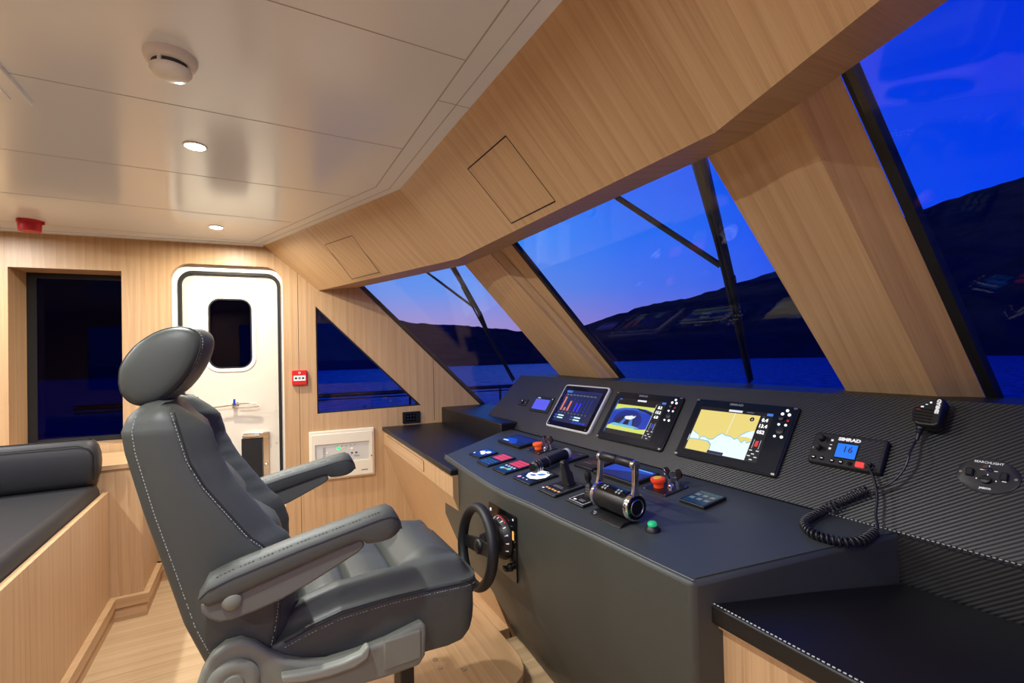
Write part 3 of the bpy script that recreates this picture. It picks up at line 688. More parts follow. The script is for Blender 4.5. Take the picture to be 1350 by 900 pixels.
graphic(r, 'key_symbol', [(R4(x-.003, y-.0012, x+.003, y+.0012), WTXT) for x, y in ((-.075, -.032), (-.053, -.032), (-.026, -.034), (-.004, -.034))], .0183)
mb = MB(); mb.rbox(.032, .053, -.041, -.026, .0155, .021, .003); mb.build('distress_flap', mat('lit_red', lin((230, 60, 60)), .4, emis=lin((235, 60, 60)), estr=.6), r, bevel=.001)
mb = MB(); mb.lathe([(.011, .0155), (.011, .020), (.008, .022), (.007, .030)], (.064, -.033, 0), seg=18); mb.build('plug', BLK, r)

# microphone with coiled cord
r = thing('microphone', 'black handheld radio microphone with coiled cord hung on the dash', 'microphone', MD(.522, .298))
prof = [(-.034, -.005), (-.022, -.033), (-.012, -.037), (.018, -.037), (.026, -.030), (.028, .036), (.022, .043), (.012, .045), (-.034, .012)]
mb = MB(); mb.hull([[(x*.92, y*.92, .012) for x, y in prof], [(x, y, .018) for x, y in prof], [(x, y, .040) for x, y in prof], [(x*.9, y*.9, .046) for x, y in prof]]); mb.build('body', BLK, r, bevel=.002, smooth=40)
mb = MB()
for k in range(5): mb.tube([(-.027, -.028+.0085*k+.004, .0465), (.010, -.028+.0085*k, .0465)], .0018, 6)
mb.build('speaker_slot', GBLK, r)
text('maker_lettering', 'SIMRAD', .0105, at2(.0165, .018, .0464) @ Matrix.Rotation(rad(90), 4, 'Z'), WTXT, r, bold=.0005, sx_=1.1)
graphic(r, 'key_symbol', [(R4(-.024, .007, -.015, .010), G['red']), (R4(-.017, .013, -.011, .017), G['white']), (R4(-.009, .021, -.004, .023), G['white']), (R4(-.001, .026, .003, .030), G['wwhite'])], .0463)
mb = MB(); mb.rbox(-.012, .012, -.012, .012, 0, .014, .003); mb.build('hanger_clip', BLK, r)
mb = MB(); mb.lathe([(.009, 0), (.0085, .006), (.006, .008), (.007, .016), (.005, .018), (.0045, .028), (.0035, .036)], (-.014, -.034, .028), (-.1, -1, -.15), 12); mb.build('strain_relief', BLK, r)
Mi = MD(.522, .298).inverted()
def cat_path(pts, n):
    out = []; P_ = [V(p) for p in pts]; P_ = [P_[0]*2-P_[1]]+P_+[P_[-1]*2-P_[-2]]
    for i in range(1, len(P_)-2):
        for k in range(n):
            t = k/n; a, b, c, d = P_[i-1:i+3]
            out.append(.5*((2*b)+(c-a)*t+(2*a-5*b+4*c-d)*t*t+(3*b-a-3*c+d)*t**3))
    out.append(P_[-2]); return out
nd = V((-dz, 0, dx))
micend = MD(.522, .298) @ V((-.018, -.068, .024))
lead = cat_path([micend, (1.40, .539, 1.095), (1.385, .542, 1.065), (1.37, .555, 1.035), (1.357, .576, 1.012), (1.352, .61, .996)], 6)
coil = cat_path([(1.352, .612, .996), (1.337, .646, .968), (1.318, .677, .943), (1.283, .689, .929), (1.232, .691, .921), (1.195, .679, .917), (1.165, .645, .913), (1.162, .605, .913), (1.173, .575, .914), (1.204, .557, .918), (1.262, .556, .926)], 60)
tail = cat_path([(1.262, .556, .926), (1.285, .562, .932), (1.305, .574, .95), (1.335, .583, .99), (1.36, .600, 1.025), (MD(.687, .174) @ V((.064, -.033, .030)))], 6)
mb = MB(); mb.tube([Mi @ p for p in lead], .0028, 8); mb.tube([Mi @ p for p in tail], .0032, 8)
hel = []; acc = 0; tot = sum((coil[i+1]-coil[i]).length for i in range(len(coil)-1)); turns = 40
fine_ = []
for i in range(len(coil)-1):
    for k in range(2): fine_.append(coil[i].lerp(coil[i+1], k/2))
fine_.append(coil[-1]); nn = V((0, 0, 1))
for i, p in enumerate(fine_):
    t = (fine_[min(i+1, len(fine_)-1)]-fine_[max(0, i-1)]).normalized(); nn = (nn-t*nn.dot(t)).normalized(); b = t.cross(nn)
    if i: acc += (p-fine_[i-1]).length
    a = 2*PI*turns*acc/tot; hel.append(Mi @ (p+(nn*math.cos(a)+b*math.sin(a))*.0092))
mb.tube(hel, .0031, 7)
mb.build('coiled_cord', mat('cord_black', lin((30, 30, 33)), .35), r, smooth=60)

# searchlight panel
r = thing('searchlight_panel', 'oval black searchlight control panel lettered in white, right end of dash', 'control panel', MD(.408, .174))
ell = [(.052*math.cos(2*PI*k/40), .042*math.sin(2*PI*k/40)) for k in range(40)]
mb = MB(); mb.hull([[(x, y, 0) for x, y in ell], [(x, y, .002) for x, y in ell], [(x*.97, y*.97, .003) for x, y in ell]]); mb.build('face_plate', mat('panel_black', lin((36, 36, 38)), .4), r)
text('lettering', 'SEARCHLIGHT', .0075, at2(-.002, .031, .0031), WTXT, r); text('maker_lettering', 'JABSCO', .0055, at2(0, -.031, .0031), WTXT, r, bold=.0002)
for x in (-.029, .027):
    mb = MB(); mb.rbox(x-.0065, x+.0065, -.008, .010, .002, .011, .002, inset=.002); mb.build('rocker_switch', BLK, r)
mb = MB(); mb.lathe([(.006, .003), (.005, .006), (.003, .010), (.005, .018), (.0035, .021)], (-.001, .013, 0), seg=16); mb.build('joystick', CHROME, r)
mb = MB(); mb.lathe([(.009, .003), (.0085, .012), (.006, .013)], (0, -.012, 0), seg=18); mb.rbox(-.010, .010, -.014, -.010, .004, .017, .001); mb.build('rotary_switch', BLK, r)
mb = MB()
for x in (-.045, .045): mb.lathe([(.0035, .003), (.003, .0045)], (x, 0, 0), seg=12)
mb.build('screw', STEEL, r, split=True)
graphic(r, 'marking', [(R4(-.014, .012, -.008, .0135), WTXT), (R4(.009, .012, .015, .0135), WTXT), (R4(-.0008, .021, .0008, .025), WTXT), (R4(-.0008, .0, .0008, .004), WTXT), (R4(-.018, -.012, -.016, -.009), WTXT), (R4(.014, -.012, .016, -.009), WTXT), (R4(.024, -.0095, .031, -.008), WTXT)], .0032)

# ------------------------------------------------------------------ console top devices
def pad(name, label, cat, y, s, wd, ht, items=None, th=.008, mat_=None, group=None, zz=None):
    r = thing(name, label, cat, MT(y, s), group)
    m3 = MB(); m3.rbox(-wd/2, wd/2, -ht/2, ht/2, 0, th, .005, inset=.0015); m3.build('housing', mat_ or BLK, r, smooth=40)
    if items: graphic(r, 'screen' if zz is None else zz, items, th+.0003)
    return r
pad('backlit_keypad', 'smallest front row keypad glowing blue and white, at console left end', 'keypad', 2.06, -.361, .118, .104, [(R4(-.050, -.042, .050, .044), G['navy']), (R4(-.045, .0, .045, .04), G['blue']), (blob(-.018, .005, .017, .013), G['wwhite']), (blob(.018, .018, .018, .013), G['wwhite']), (blob(.012, -.008, .014, .011), G['wwhite']), (blob(-.042, -.028, .005, .005), G['wwhite'])])
def redpad(y, label, lo):
    it = [(R4(-.050, -.066, .050, -.006), G['dblue'])]
    it += [(R4(-.046, .004, .046, .062), G['red'])]+[(R4(-.046, .004+.019*k, .046, .006+.019*k), mat('red_gap', lin((90, 20, 24)), .5)) for k in (1, 2)]
    if lo: it += [(blob(-.022, -.040, .014, .010), G['mint']), (blob(.022, -.032, .014, .010), G['mint']), (blob(.0, -.036, .005, .006), G['amber'])]+[(blob(-.035+.023*k, -.012, .006, .006), G['white']) for k in range(4)]
    else: it += [(blob(-.035+.023*k, -.02-.017*j, .005, .004), G['sky' if (k+j) % 2 else 'teal']) for k in range(4) for j in range(3)]
    return pad('alarm_keypad', label, 'keypad', y, -.371, .115, .146, it)
redpad(1.905, 'front row alarm keypad with red half and blue dots, second from left', 0)
redpad(1.748, 'front row alarm keypad with red half and mint green buttons, beside the torch', 1)
pad('backlit_display', 'front row display glowing brilliant blue-white with a pink dot', 'display', 1.565, -.373, .130, .134, [(R4(-.058, -.060, .058, .060), G['black']), (blob(.002, .012, .052, .046, 9), G['wwhite']), (blob(.012, .022, .020, .012, 7, .6), G['sky']), (blob(-.012, -.002, .016, .009, 7, .3), G['blue']), (blob(-.045, -.046, .009, .009), glow('glow_pink', (250, 150, 190), 1.2)), (blob(-.015, -.046, .004, .004), G['white']), (blob(.012, -.046, .004, .004), G['white']), (R4(.005, .044, .045, .054), G['grey'])])
# tall boxy lever on its panel
r = pad('thruster_panel', 'square black panel with amber dots and a boxy upright lever', 'control panel', 1.388, -.377, .115, .132, [(R4(-.05, -.058, .05, -.0565), GTXT), (R4(-.05, .0565, .05, .058), GTXT), (R4(-.05, -.058, -.0485, .058), GTXT), (R4(.0485, -.058, .05, .058), GTXT)]+[(blob(-.035+.018*k, -.034-.002*(k % 2), .006, .005), G['amber']) for k in range(5)]+[(blob(-.042, -.046, .006, .004), WTXT), (R4(-.03, -.012, .028, -.009), GTXT), (R4(-.03, -.004, .02, -.001), GTXT)], zz='marking')
mb = MB(); mb.hull([[(x*q_, .036+y*q_-lean, z) for x, y in rrect(-.017, .017, -.014, .014, .004, 3)] for q_, z, lean in ((1.3, .008, 0), (1.3, .012, 0), (1.15, .016, 0), (1.12, .052, .004), (.88, .058, .006), (.76, .090, .010), (.45, .096, .010))]); mb.build('lever', BLK, r, smooth=40, bevel=.001)
r = pad('joystick_panel', 'small black panel with slim joystick on a ribbed boot beside the throttle', 'control panel', 1.238, -.38, .092, .100, [(R4(-.038, -.042, .038, -.0405), WTXT), (R4(-.038, -.042, -.0365, .04), WTXT), (R4(.0365, -.042, .038, .04), WTXT), (blob(-.02, -.03, .007, .005), WTXT), (R4(-.005, -.028, .02, -.024), GTXT), (R4(-.005, -.020, .02, -.017), GTXT)], zz='marking')
mb = MB(); mb.lathe([(.020, .008), (.020, .012), (.018, .016), (.0195, .018), (.0165, .024), (.018, .026), (.0145, .032), (.016, .034), (.0125, .040), (.014, .042), (.010, .050), (.007, .054), (.0075, .06), (.0115, .066), (.012, .084), (.009, .092), (.003, .094)], (0, .018, 0), seg=20); mb.build('joystick', BLK, r, smooth=50)
# back row
wide = lambda: [(R4(-.100, -.052, .100, .054), G['dblue']), (R4(-.095, -.010, .095, .050), G['navy']), ([(-.095, .0), (-.03, .01), (.02, -.02), (.05, -.045), (-.02, -.045), (-.095, -.02)], G['blue']), (R4(-.095, -.040, -.045, -.028), G['white']), (R4(-.01, -.052, .03, -.048), G['grey'])]
pad('autopilot_display', 'wide blue screen in the back row nearest the console left end', 'display', 2.09, -.146, .225, .126, wide(), .014)
pad('autopilot_display', 'wide blue screen in the back row seen behind the throttle', 'display', 1.312, -.140, .215, .130, [(R4(-.098, -.055, .098, .056), G['navy']), ([(-.098, -.03), (0, .01), (.098, .03), (.098, .056), (-.098, .056)], G['blue']), (R4(.0, .044, .09, .050), G['shoal'])], .014)
pad('dim_display', 'dim dark blue display lying behind the black torch', 'display', 1.66, -.138, .122, .118, [(R4(-.052, -.050, .052, .050), G['black']), (R4(-.03, -.045, .052, .02), mat('dim_navy', lin((12, 18, 60)), .2, emis=lin((10, 16, 70)), estr=.8)), (R4(.01, .040, .035, .043), G['grey'])], .010)
pad('membrane_keypad', 'dark keypad with faint reddish print, left of throttle in back row', 'keypad', 1.497, -.138, .118, .114, [(R4(-.05, -.048, .05, .048), mat('membrane', lin((40, 34, 36)), .4)), (R4(-.03, -.004, .03, -.001), mat('faint_red', lin((150, 80, 80)), .5)), (R4(-.02, .01, .03, .012), GTXT), (R4(-.035, -.018, .01, -.015), GTXT)], .012, zz='marking')
r = pad('six_key_panel', 'thin teal-lit panel with six pale square keys, right of the back row', 'keypad', .970, -.147, .092, .104, [(R4(-.040, -.046, .040, .046), mat('blue_black', lin((20, 50, 70)), .25, emis=lin((10, 45, 60)), estr=.4)), (R4(-.03, .034, .03, .0355), G['teal'])], .010)
graphic(r, 'key', [(R4(x-.008, y-.007, x+.008, y+.007), G['grey']) for x in (-.024, .002, .027) for y in (-.016, .012)], .0112)
def estop(y, s, label, col, keys):
    r = thing('emergency_stop_panel', label, 'control panel', MT(y, s), 'emergency stop panels')
    m3 = MB(); m3.rbox(-.052, .052, -.055, .055, 0, .004, .004, inset=.001); m3.build('plate', BLK, r)
    m3 = MB(); m3.lathe([(.0165, .004), (.0165, .018), (.023, .022), (.0245, .028), (.023, .033), (.012, .0355), (.0, .036)], (-.018, -.010, 0), seg=24); m3.build('mushroom_button', ORNG if col else mat('orange_lit', lin((245, 95, 30)), .3, emis=lin((240, 90, 20)), estr=.25), r, smooth=50)
    if col:
        m3 = MB(); m3.lathe([(.014, .0352), (.013, .0366)], (-.018, -.010, 0), seg=20); m3.build('button_label', YELL, r)
    m3 = MB(); m3.lathe([(.012, .004), (.011, .012), (.009, .016), (.004, .018)], (.018, .008, 0), seg=20)
    for x, y_ in ((-.045, -.048), (.045, -.048), (-.045, .048), (.045, .048), (.035, -.01)): m3.lathe([(.0035, .004), (.003, .0055)], (x, y_, 0), seg=10)
    m3.build('chrome_lamp', CHROME, r, smooth=50, split=True)
    m3 = MB(); m3.lathe([(.008, .004), (.007, .020)], (-.010, .036, 0), seg=14); m3.lathe([(.008, .004), (.007, .020)], (.022, .036, 0), seg=14); m3.build('key_switch', STEEL, r, split=True)
    m3 = MB()
    m3.hull([[(-.010+a_*.011*math.cos(2*PI*k/14)-.010, .036+d_, .045+.013*math.sin(2*PI*k/14)) for k in range(14)] for d_, a_ in ((-.003, 1.1), (.003, 1.1))])
    m3.hull([[(.022+.012*math.cos(2*PI*k/14)+.010, .036+d_, .046+.016*math.sin(2*PI*k/14)) for k in range(14)] for d_ in (-.003, .003)])
    m3.tube([(-.010, .036, .018), (-.016, .036, .036)], .003, 8); m3.tube([(.022, .036, .018), (.028, .036, .034)], .003, 8)
    m3.build('ignition_key', BLK, r, smooth=40, split=True)
    m3 = MB(); m3.torus((-.026, .033, .040), (.5, 1, .2), .012, .0012, 20, 6); m3.torus((.010, .033, .040), (-.5, 1, .2), .012, .0012, 20, 6); m3.build('key_ring', CHROME, r, split=True)
    return r
estop(1.875, -.142, 'panel with orange mushroom stop button and keys, left of the torch', 0, 1)
estop(1.122, -.142, 'panel with yellow-topped red stop button and keys, right of the throttle', 1, 1)
r = thing('push_button', 'round green push button in a black ring near the console edge', 'button', MT(.937, -.389))
mb = MB(); mb.lathe([(.021, 0), (.020, .004), (.014, .014), (.012, .015)], seg=28); mb.build('ring', BLK, r, smooth=50)
mb = MB(); mb.lathe([(.0125, .013), (.0125, .020), (.010, .0235), (.004, .025), (0, .025)], seg=24); mb.build('cap', mat('lit_green', lin((40, 170, 110)), .3, emis=lin((30, 190, 120)), estr=.35), r, smooth=50)

# torch lying on the console
a = MT(1.60, -.358) @ V((0, 0, .018)); b = MT(1.652, -.150) @ V((0, 0, .018)); 
a = V((.965, 1.60, .903)); b = V((1.175, 1.655, .927))
r = thing('flashlight', 'black metal torch lying across the console between lit keypads and dark displays', 'flashlight', a)
d = b-a; Ln = d.length; ax = d.normalized()
mb = MB(); mb.lathe([(.0205, 0), (.024, .004), (.024, .035), (.020, .042), (.020, .075), (.0215, .077), (.0215, .085), (.0205, .087), (.0205, Ln-.03), (.0215, Ln-.028), (.0215, Ln-.012)], (0, 0, 0), ax, 24); mb.build('barrel', BLK, r, smooth=40)
mb = MB(); mb.lathe([(.0220, Ln-.018), (.0225, Ln-.016), (.0225, Ln-.003), (.019, Ln)], (0, 0, 0), ax, 24); mb.build('end_ring', mat('pale_ring', lin((215, 218, 222)), .4, .3), r, split=True)
mb = MB()
for h in (.006, .020, .033, .081): mb.torus(ax*h, ax, .0242 if h < .05 else .0218, .0008, 28, 6)
mb.build('trim_ring', CHROME, r, split=True)
mb = MB(); mb.lathe([(.020, 0), (.018, -.002)], (0, 0, 0), ax, 24); mb.build('lens', GBLK, r)

# twin throttle
r = thing('throttle_control', 'twin lever throttle, black drum with chrome rings and grab bar', 'throttle', (.935, 1.074, .872))
C0 = V((0, 0, .047)); yy = V((0, 1, 0))
mb = MB(); mb.lathe([(.034, -.072), (.036, -.068), (.036, .068), (.034, .072)], C0, yy, 40); mb.build('drum', BLK, r, smooth=40)
mb = MB()
for s_ in (-1, 1): mb.lathe([(.0355, s_*.066), (.039, s_*.068), (.0395, s_*.078), (.037, s_*.082), (.030, s_*.0825)], C0, yy, 40)
mb.build('end_ring', CHROME, r, smooth=40, split=True)
mb = MB()
for s_ in (-1, 1): mb.lathe([(.0335, s_*.080), (.0335, s_*.0835), (.024, s_*.0845), (.0235, s_*.083), (.0, s_*.083)], C0, yy, 40)
mb.build('end_cap', GBLK, r, smooth=40, split=True)
mb = MB()
for s_ in (-1, 1): mb.torus(C0+yy*s_*.084, yy, .0225, .0015, 36, 8)
mb.build('cap_trim', CHROME, r, split=True)
mb = MB(); mb.hull([[(-.036, y_, .047-.040), (-.052, y_, -.004), (-.052, y_, -.008), (.02, y_, .002), (.02, y_, .01)] for y_ in (-.068, .068)]); mb.build('foot', BLK, r, bevel=.001)
Mp = frame(V((-.047, .045, .006)), (0, -1, 0), (.35, 0, 1))
text('maker_lettering', 'ZF', .012, Mp, GTXT, r, bold=.0005)
mb = MB()   # top pad with keys
arc = lambda a_, rr: (math.sin(rad(a_))*rr, .047+math.cos(rad(a_))*rr)
mb.hull([[(arc(a_, rr)[0], y_, arc(a_, rr)[1]) for a_, rr in ((-48, .0365), (-30, .0385), (-10, .0395), (10, .0395), (30, .0385), (45, .0365))]+[(0, y_, .06)] for y_ in (-.058, .058)]); mb.build('key_pad', GBLK, r, smooth=40)
mb = MB()
for y_ in (-.030, .030):
    for a_ in (-34, -20):
        for q in (-.006, .006):
            x, z = arc(a_, .0398); mb.lathe([(.0048, 0), (.0045, .0012)], (x, y_+q, z), (math.sin(rad(a_)), 0, math.cos(rad(a_))), 4)
mb.build('key', mat('key_grey', lin((150, 155, 160)), .5), r, split=True)
for s_ in (-1, 1):
    mb = MB(); pts = [(0.0, s_*.0775, .078), (.001, s_*.077, .095), (.003, s_*.076, .120), (.005, s_*.075, .148), (.006, s_*.074, .168)]
    mb.hull([[(p[0]+dx_, p[1]+dy_, p[2]) for dx_, dy_ in rrect(-w_, w_, -.0055, .0055, .003, 3)] for p, w_ in zip(pts, (.015, .0105, .0092, .0095, .010))]); mb.build('lever_arm', CHROME, r, smooth=50)
    mb = MB(); mb.lathe([(.014, -.006), (.015, 0), (.014, .006)], (.005, s_*.073, .163), yy, 24); mb.build('arm_head', CHROME, r, smooth=40)
    mb = MB(); y0, y1 = (.001, .068) if s_ > 0 else (-.068, -.001)
    mb.lathe([(.011, y0), (.0135, y0+.003), (.0135, y1-.003), (.011, y1)], (.005, 0, .166), yy, 24); mb.build('grip', BLK, r, smooth=50)

# steering wheel and its dial plate on the console front
Fx = .790
r = thing('steering_wheel', 'small black steering wheel on a dial plate on the console front', 'steering wheel', (Fx, 1.53, .68))
axw = V((-1, .02, .12)).normalized()
mb = MB(); mb.hull([[(.0, y_, z_) for y_, z_ in rrect(-.105, .105, -.115, .115, .006, 3)], [(-.006, y_, z_) for y_, z_ in rrect(-.105, .105, -.115, .115, .006, 3)]]); mb.build('dial_plate', GBLK, r, bevel=.001)
mb = MB(); mb.lathe([(.078, .006), (.076, .012), (.066, .032), (.046, .052), (.030, .058), (.026, .085)], (0, 0, .012), (-1, 0, 0), 40); mb.build('dial_cone', BLK, r, smooth=50)
mb = MB()
for k in range(9):
    a_ = rad(-20+22*k-0); c_ = V((-.021, -math.cos(a_)*.069, .012+math.sin(a_)*.069)); t_ = V((-.012, math.cos(a_)*.008, -math.sin(a_)*.008)).normalized()
    mb.tube([c_-t_*.007, c_+t_*.007], .003, 6)
mb.build('dial_marking', WTXT, r)
mb = MB(); pts = [V((-.0135, -math.cos(rad(a_))*.0765, .012+math.sin(rad(a_))*.0765)) for a_ in range(55, 111, 6)]; mb.tube(pts, .0022, 6); mb.build('red_arc', REDP, r)
mb = MB(); mb.lathe([(.006, 0), (.006, .002)], (-.006, .085, .09), (-1, 0, 0), 14); mb.lathe([(.004, 0), (.004, .001)], (-.006, -.088, .10), (-1, 0, 0), 10); mb.build('plate_marking', WTXT, r)
mb = MB(); mb.box((-.0075, -.092, .03), (-.006, -.082, .06)); mb.build('amber_marking', G['amber'], r)
mb = MB(); mb.lathe([(.014, 0), (.014, .006), (.010, .010), (.009, .022)], (-.006, -.06, -.075), (-1, 0, 0), 18); mb.rbox(-.03, -.02, -.075, -.045, -.080, -.070, .002); mb.build('switch_knob', BLK, r)
Wc = V((-.095, .024, -.010))
mb = MB(); mb.torus(Wc, axw, .133, .0165, 64, 16, squash=1.2); mb.build('rim', mat('wheel_grip', lin((26, 26, 28)), .5), r, smooth=60)
n1 = axw.orthogonal().normalized(); b1 = axw.cross(n1)
mb = MB()
for k in range(2):
    a_ = rad(-8+180*k); d_ = (V((0, 1, 0))*math.cos(a_)+V((0, 0, 1))*math.sin(a_)); d_ = (d_-axw*d_.dot(axw)).normalized(); s2 = axw.cross(d_)
    rg = []
    for t_, w_ in ((.0, .027), (.06, .024), (.128, .019)):
        c_ = Wc+d_*t_-axw*(.004 if t_ > .1 else .010)
        rg.append([c_+s2*w_+axw*.005, c_-s2*w_+axw*.005, c_-s2*w_-axw*.005, c_+s2*w_-axw*.005])
    mb.hull(rg)
mb.build('spoke', BLK, r, bevel=.002)
mb = MB(); mb.lathe([(.026, -.018), (.028, -.004), (.026, .004), (.018, .008), (0, .009)], Wc-axw*.004, axw, 28); mb.build('hub', BLK, r, smooth=50)

# ------------------------------------------------------------------ helm chair
ch = thing('helm_chair', 'tall slate grey leather helm chair with headrest and padded armrests', 'chair', (.2, 1.61, .06))
CY0 = 1.61
def lerp1(tab, z):
    tab = sorted(tab)
    if z <= tab[0][0]: return tab[0][1]
    for (a, b), (c, d) in zip(tab, tab[1:]):
        if z <= c: return b+(d-b)*(z-a)/(c-a)
    return tab[-1][1]
Rr = [(.60, -.103), (.629, -.114), (.731, -.154), (.863, -.189), (1.01, -.229), (1.152, -.262), (1.20, -.268), (1.235, -.262), (1.262, -.245)]
Sf = [(.60, .03), (.68, .050), (.74, .058), (.82, .052), (.886, .026), (.918, -.007), (.997, -.06), (1.059, -.101), (1.123, -.131), (1.197, -.149), (1.262, -.165)]
def sstep(a, b, x):
    t = max(0, min(1, (x-a)/(b-a))); return t*t*(3-2*t)
def bring(z, shrink=0.0):
    R = lerp1(Rr, z); S = lerp1(Sf, z); HW = .262-shrink; R += shrink*.36; S -= shrink*.30; pts = []
    bul = .056*sstep(1.27, 1.18, z)*(.8+.2*sstep(.7, .9, z))
    tk = 0
    for zt in (.80, .945, 1.09): tk = max(tk, math.exp(-(abs(z-zt)/.020)**1.3))
    def fr(w_):
        a = abs(w_)
        ws = (a-.262+shrink)/.262
        b_ = bul*math.exp(-((a-.185)/.052)**2)
        e_ = -.012*sstep(.235, .262-shrink*.9, a)
        cpad = (.034*sstep(1.23, 1.18, z))*(math.exp(-(a/.085)**4)) - .008
        cpad -= .030*tk*math.exp(-(a/.10)**4)
        val = -.016*math.exp(-((a-.118)/.018)**2)+.0022*math.sin(z*150+a*30)*math.exp(-((a-.15)/.03)**2)
        return S+b_+e_+cpad+val+.004
    n = 40
    for i in range(n+1):
        w_ = -HW+2*HW*i/n; pts.append((fr(w_), CY0+w_, z))
    # side and rear
    seq = []
    for k in range(1, 8):
        f = k/8; seq.append((lerp1([(0, fr(HW)), (1, R+.035)], f), HW+.006*math.sin(PI*f)))
    for k in range(7):
        a = rad(90*k/6); seq.append((R+.035-.035*math.sin(a), HW-.035+.035*math.cos(a)))
    for x, w_ in seq: pts.append((x, CY0+w_, z))
    for i in range(1, 8): pts.append((R-.012*math.sin(PI*i/8), CY0+(HW-.035)-2*(HW-.035)*i/8, z))
    for x, w_ in seq[::-1]: pts.append((x, CY0-w_, z))
    return pts
rings = []
z = .60
while z < 1.2: rings.append(bring(z)); z += .0125
for z, s_ in ((1.205, .002), (1.218, .005), (1.230, .010), (1.241, .018), (1.250, .030), (1.256, .046), (1.260, .07), (1.262, .10)): rings.append(bring(z, s_))
# lift the front of the top edge a little so the side outline rounds over
mb = MB(); mb.hull(rings); WB(mb, 'backrest', LEATHER, ch, smooth=80)
# dashed thread along seams of the near and far sides
def dashes(m3, pts, step=.0082, ln=.0045, r=.0009):
    P_ = [V(p) for p in pts]; acc = 0; d0 = 0
    for a, b in zip(P_, P_[1:]):
        L0 = (b-a).length; t = -d0
        while t < L0:
            if t >= 0:
                q = a.lerp(b, t/L0); q2 = a.lerp(b, min(1, (t+ln)/L0))
                if (q2-q).length > .001: m3.tube([q, q2], r, 5)
            t += step
        d0 = (L0-(t-step)) if t > -step else 0
        d0 = max(0, min(step, d0)) if d0 < step else 0
        d0 = step-(t-L0) if (t-L0) < step else 0
mb = MB()
for s_ in (-1, 1):
    zs = [.64+.012*k for k in range(51)]
    dashes(mb, [(lerp1(Rr, z)+.026, CY0+s_*.2665, z) for z in zs])
    dashes(mb, [(lerp1(Sf, z)-.010, CY0+s_*.2665, z) for z in zs])
WB(mb, 'stitching', STITCH, ch)
mb = MB()
for s_ in (-1, 1): mb.tube([(lerp1(Sf, z)-.004, CY0+s_*.2645, z) for z in [.64+.012*k for k in range(51)]], .0016, 6)
WB(mb, 'seam', SEAML, ch, split=True)

# headrest: oval roll
ho = [(-.292, 1.308), (-.289, 1.346), (-.271, 1.384), (-.243, 1.416), (-.204, 1.441), (-.163, 1.449), (-.133, 1.437), (-.123, 1.407), (-.134, 1.361), (-.16, 1.311), (-.194, 1.271), (-.229, 1.251), (-.263, 1.255), (-.285, 1.279)]
hs = cat_path([(x, 0, z) for x, z in ho]+[(ho[0][0], 0, ho[0][1])], 4)[:-1]
hcx = sum(p.x for p in hs)/len(hs); hcz = sum(p.z for p in hs)/len(hs)
prof = [(.0, -.152), (.35, -.151), (.65, -.148), (.85, -.143), (.93, -.137), (.97, -.130), (.985, -.124), (1.0, -.116), (1.03, -.08), (1.045, -.03), (1.045, .03), (1.03, .08), (1.0, .116), (.985, .124), (.97, .130), (.93, .137), (.85, .143), (.65, .148), (.35, .151), (.0, .152)]
def hp_(p, q, y_): return (hcx+(p.x-hcx)*max(q, .02)+.020*(1-min(1, abs(y_)/.13)**2)*sstep(-.02, .06, (p.x-hcx)-(p.z-hcz)*.3), CY0+y_, hcz+(p.z-hcz)*max(q, .02))
mb = MB(); mb.hull([[hp_(p, q, y_) for p in hs] for q, y_ in prof]); WB(mb, 'headrest', LEATHER, ch, smooth=70)
mb = MB()
for y_, q in ((-.1225, .993), (.1225, .993)): mb.tube([hp_(p, q, y_) for p in hs+[hs[0]]], .0022, 6)
WB(mb, 'headrest_piping', SEAML, ch, split=True)
mb = MB(); dashes(mb, [hp_(p, 1.008, -.113) for p in hs+[hs[0]]]); WB(mb, 'headrest_stitching', STITCH, ch)
mb = MB()
for s_ in (-.06, .06): mb.tube([(-.235, CY0+s_, 1.22), (-.245, CY0+s_, 1.29)], .007, 10)
mb.hull([[(x, CY0+y_, z_) for x, y_ in rrect(-.262, -.225, -.07, .07, .015, 4)] for z_ in (1.24, 1.262)])
WB(mb, 'headrest_post', BLK, ch, smooth=40, split=True)

# seat cushion
sm_ = [(-.02, .62), (.062, .648), (.119, .664), (.2, .680), (.331, .683), (.451, .679), (.57, .672), (.60, .668)]
def lx(tab, x): return lerp1(tab, x)
mb = MB(); nx, ny = 128, 96; X0s, X1s, HWs = -.03, .612, .262
def seat_z(x, w_):
    a = abs(w_); zs = lx(sm_, x)
    bol = .046*math.exp(-((a-.195)/.045)**2)*sstep(-.02, .12, x)
    frn = .040*math.exp(-((x-.485)/.085)**2)
    cen = .036*(1-sstep(.13, .2, a))
    tuft = 0
    for xt in (.105, .235, .375): tuft = max(tuft, math.exp(-(abs(x-xt)/.013)), .35*math.exp(-((x-xt)/.04)**2))
    lon = math.exp(-(abs(a-.138)/.012))*(1-sstep(.36, .40, x))
    ctr = math.exp(-(a/.010)**2)*(1-sstep(.34, .38, x))*.0
    cen -= .034*tuft*(1-sstep(.13, .19, a))+.020*lon
    ed = sstep(.0, .055, .262-a)*sstep(0, .05, X1s-x)
    wr = .0018*math.sin(x*95+w_*40)*math.exp(-((a-.17)/.05)**2)
    return zs-.004+((bol**4+frn**4+1e-12)**.25+cen*.8)*ed
top_ = [[None]*(ny+1) for _ in range(nx+1)]
def edge_in(x):    # plan outline rounds at the front corners
    t = max(0, (x-(X1s-.07))/.07); return .262-.05*(1-math.sqrt(max(0, 1-t*t)))
for i in range(nx+1):
    x = X0s+(X1s-X0s)*i/nx; hw = edge_in(x)
    for j in range(ny+1):
        w_ = -1+2*j/ny; w_ = math.copysign(abs(w_)**.85, w_)*hw
        top_[i][j] = mb.bm.verts.new((x, CY0+w_, seat_z(x, w_*.262/hw)))
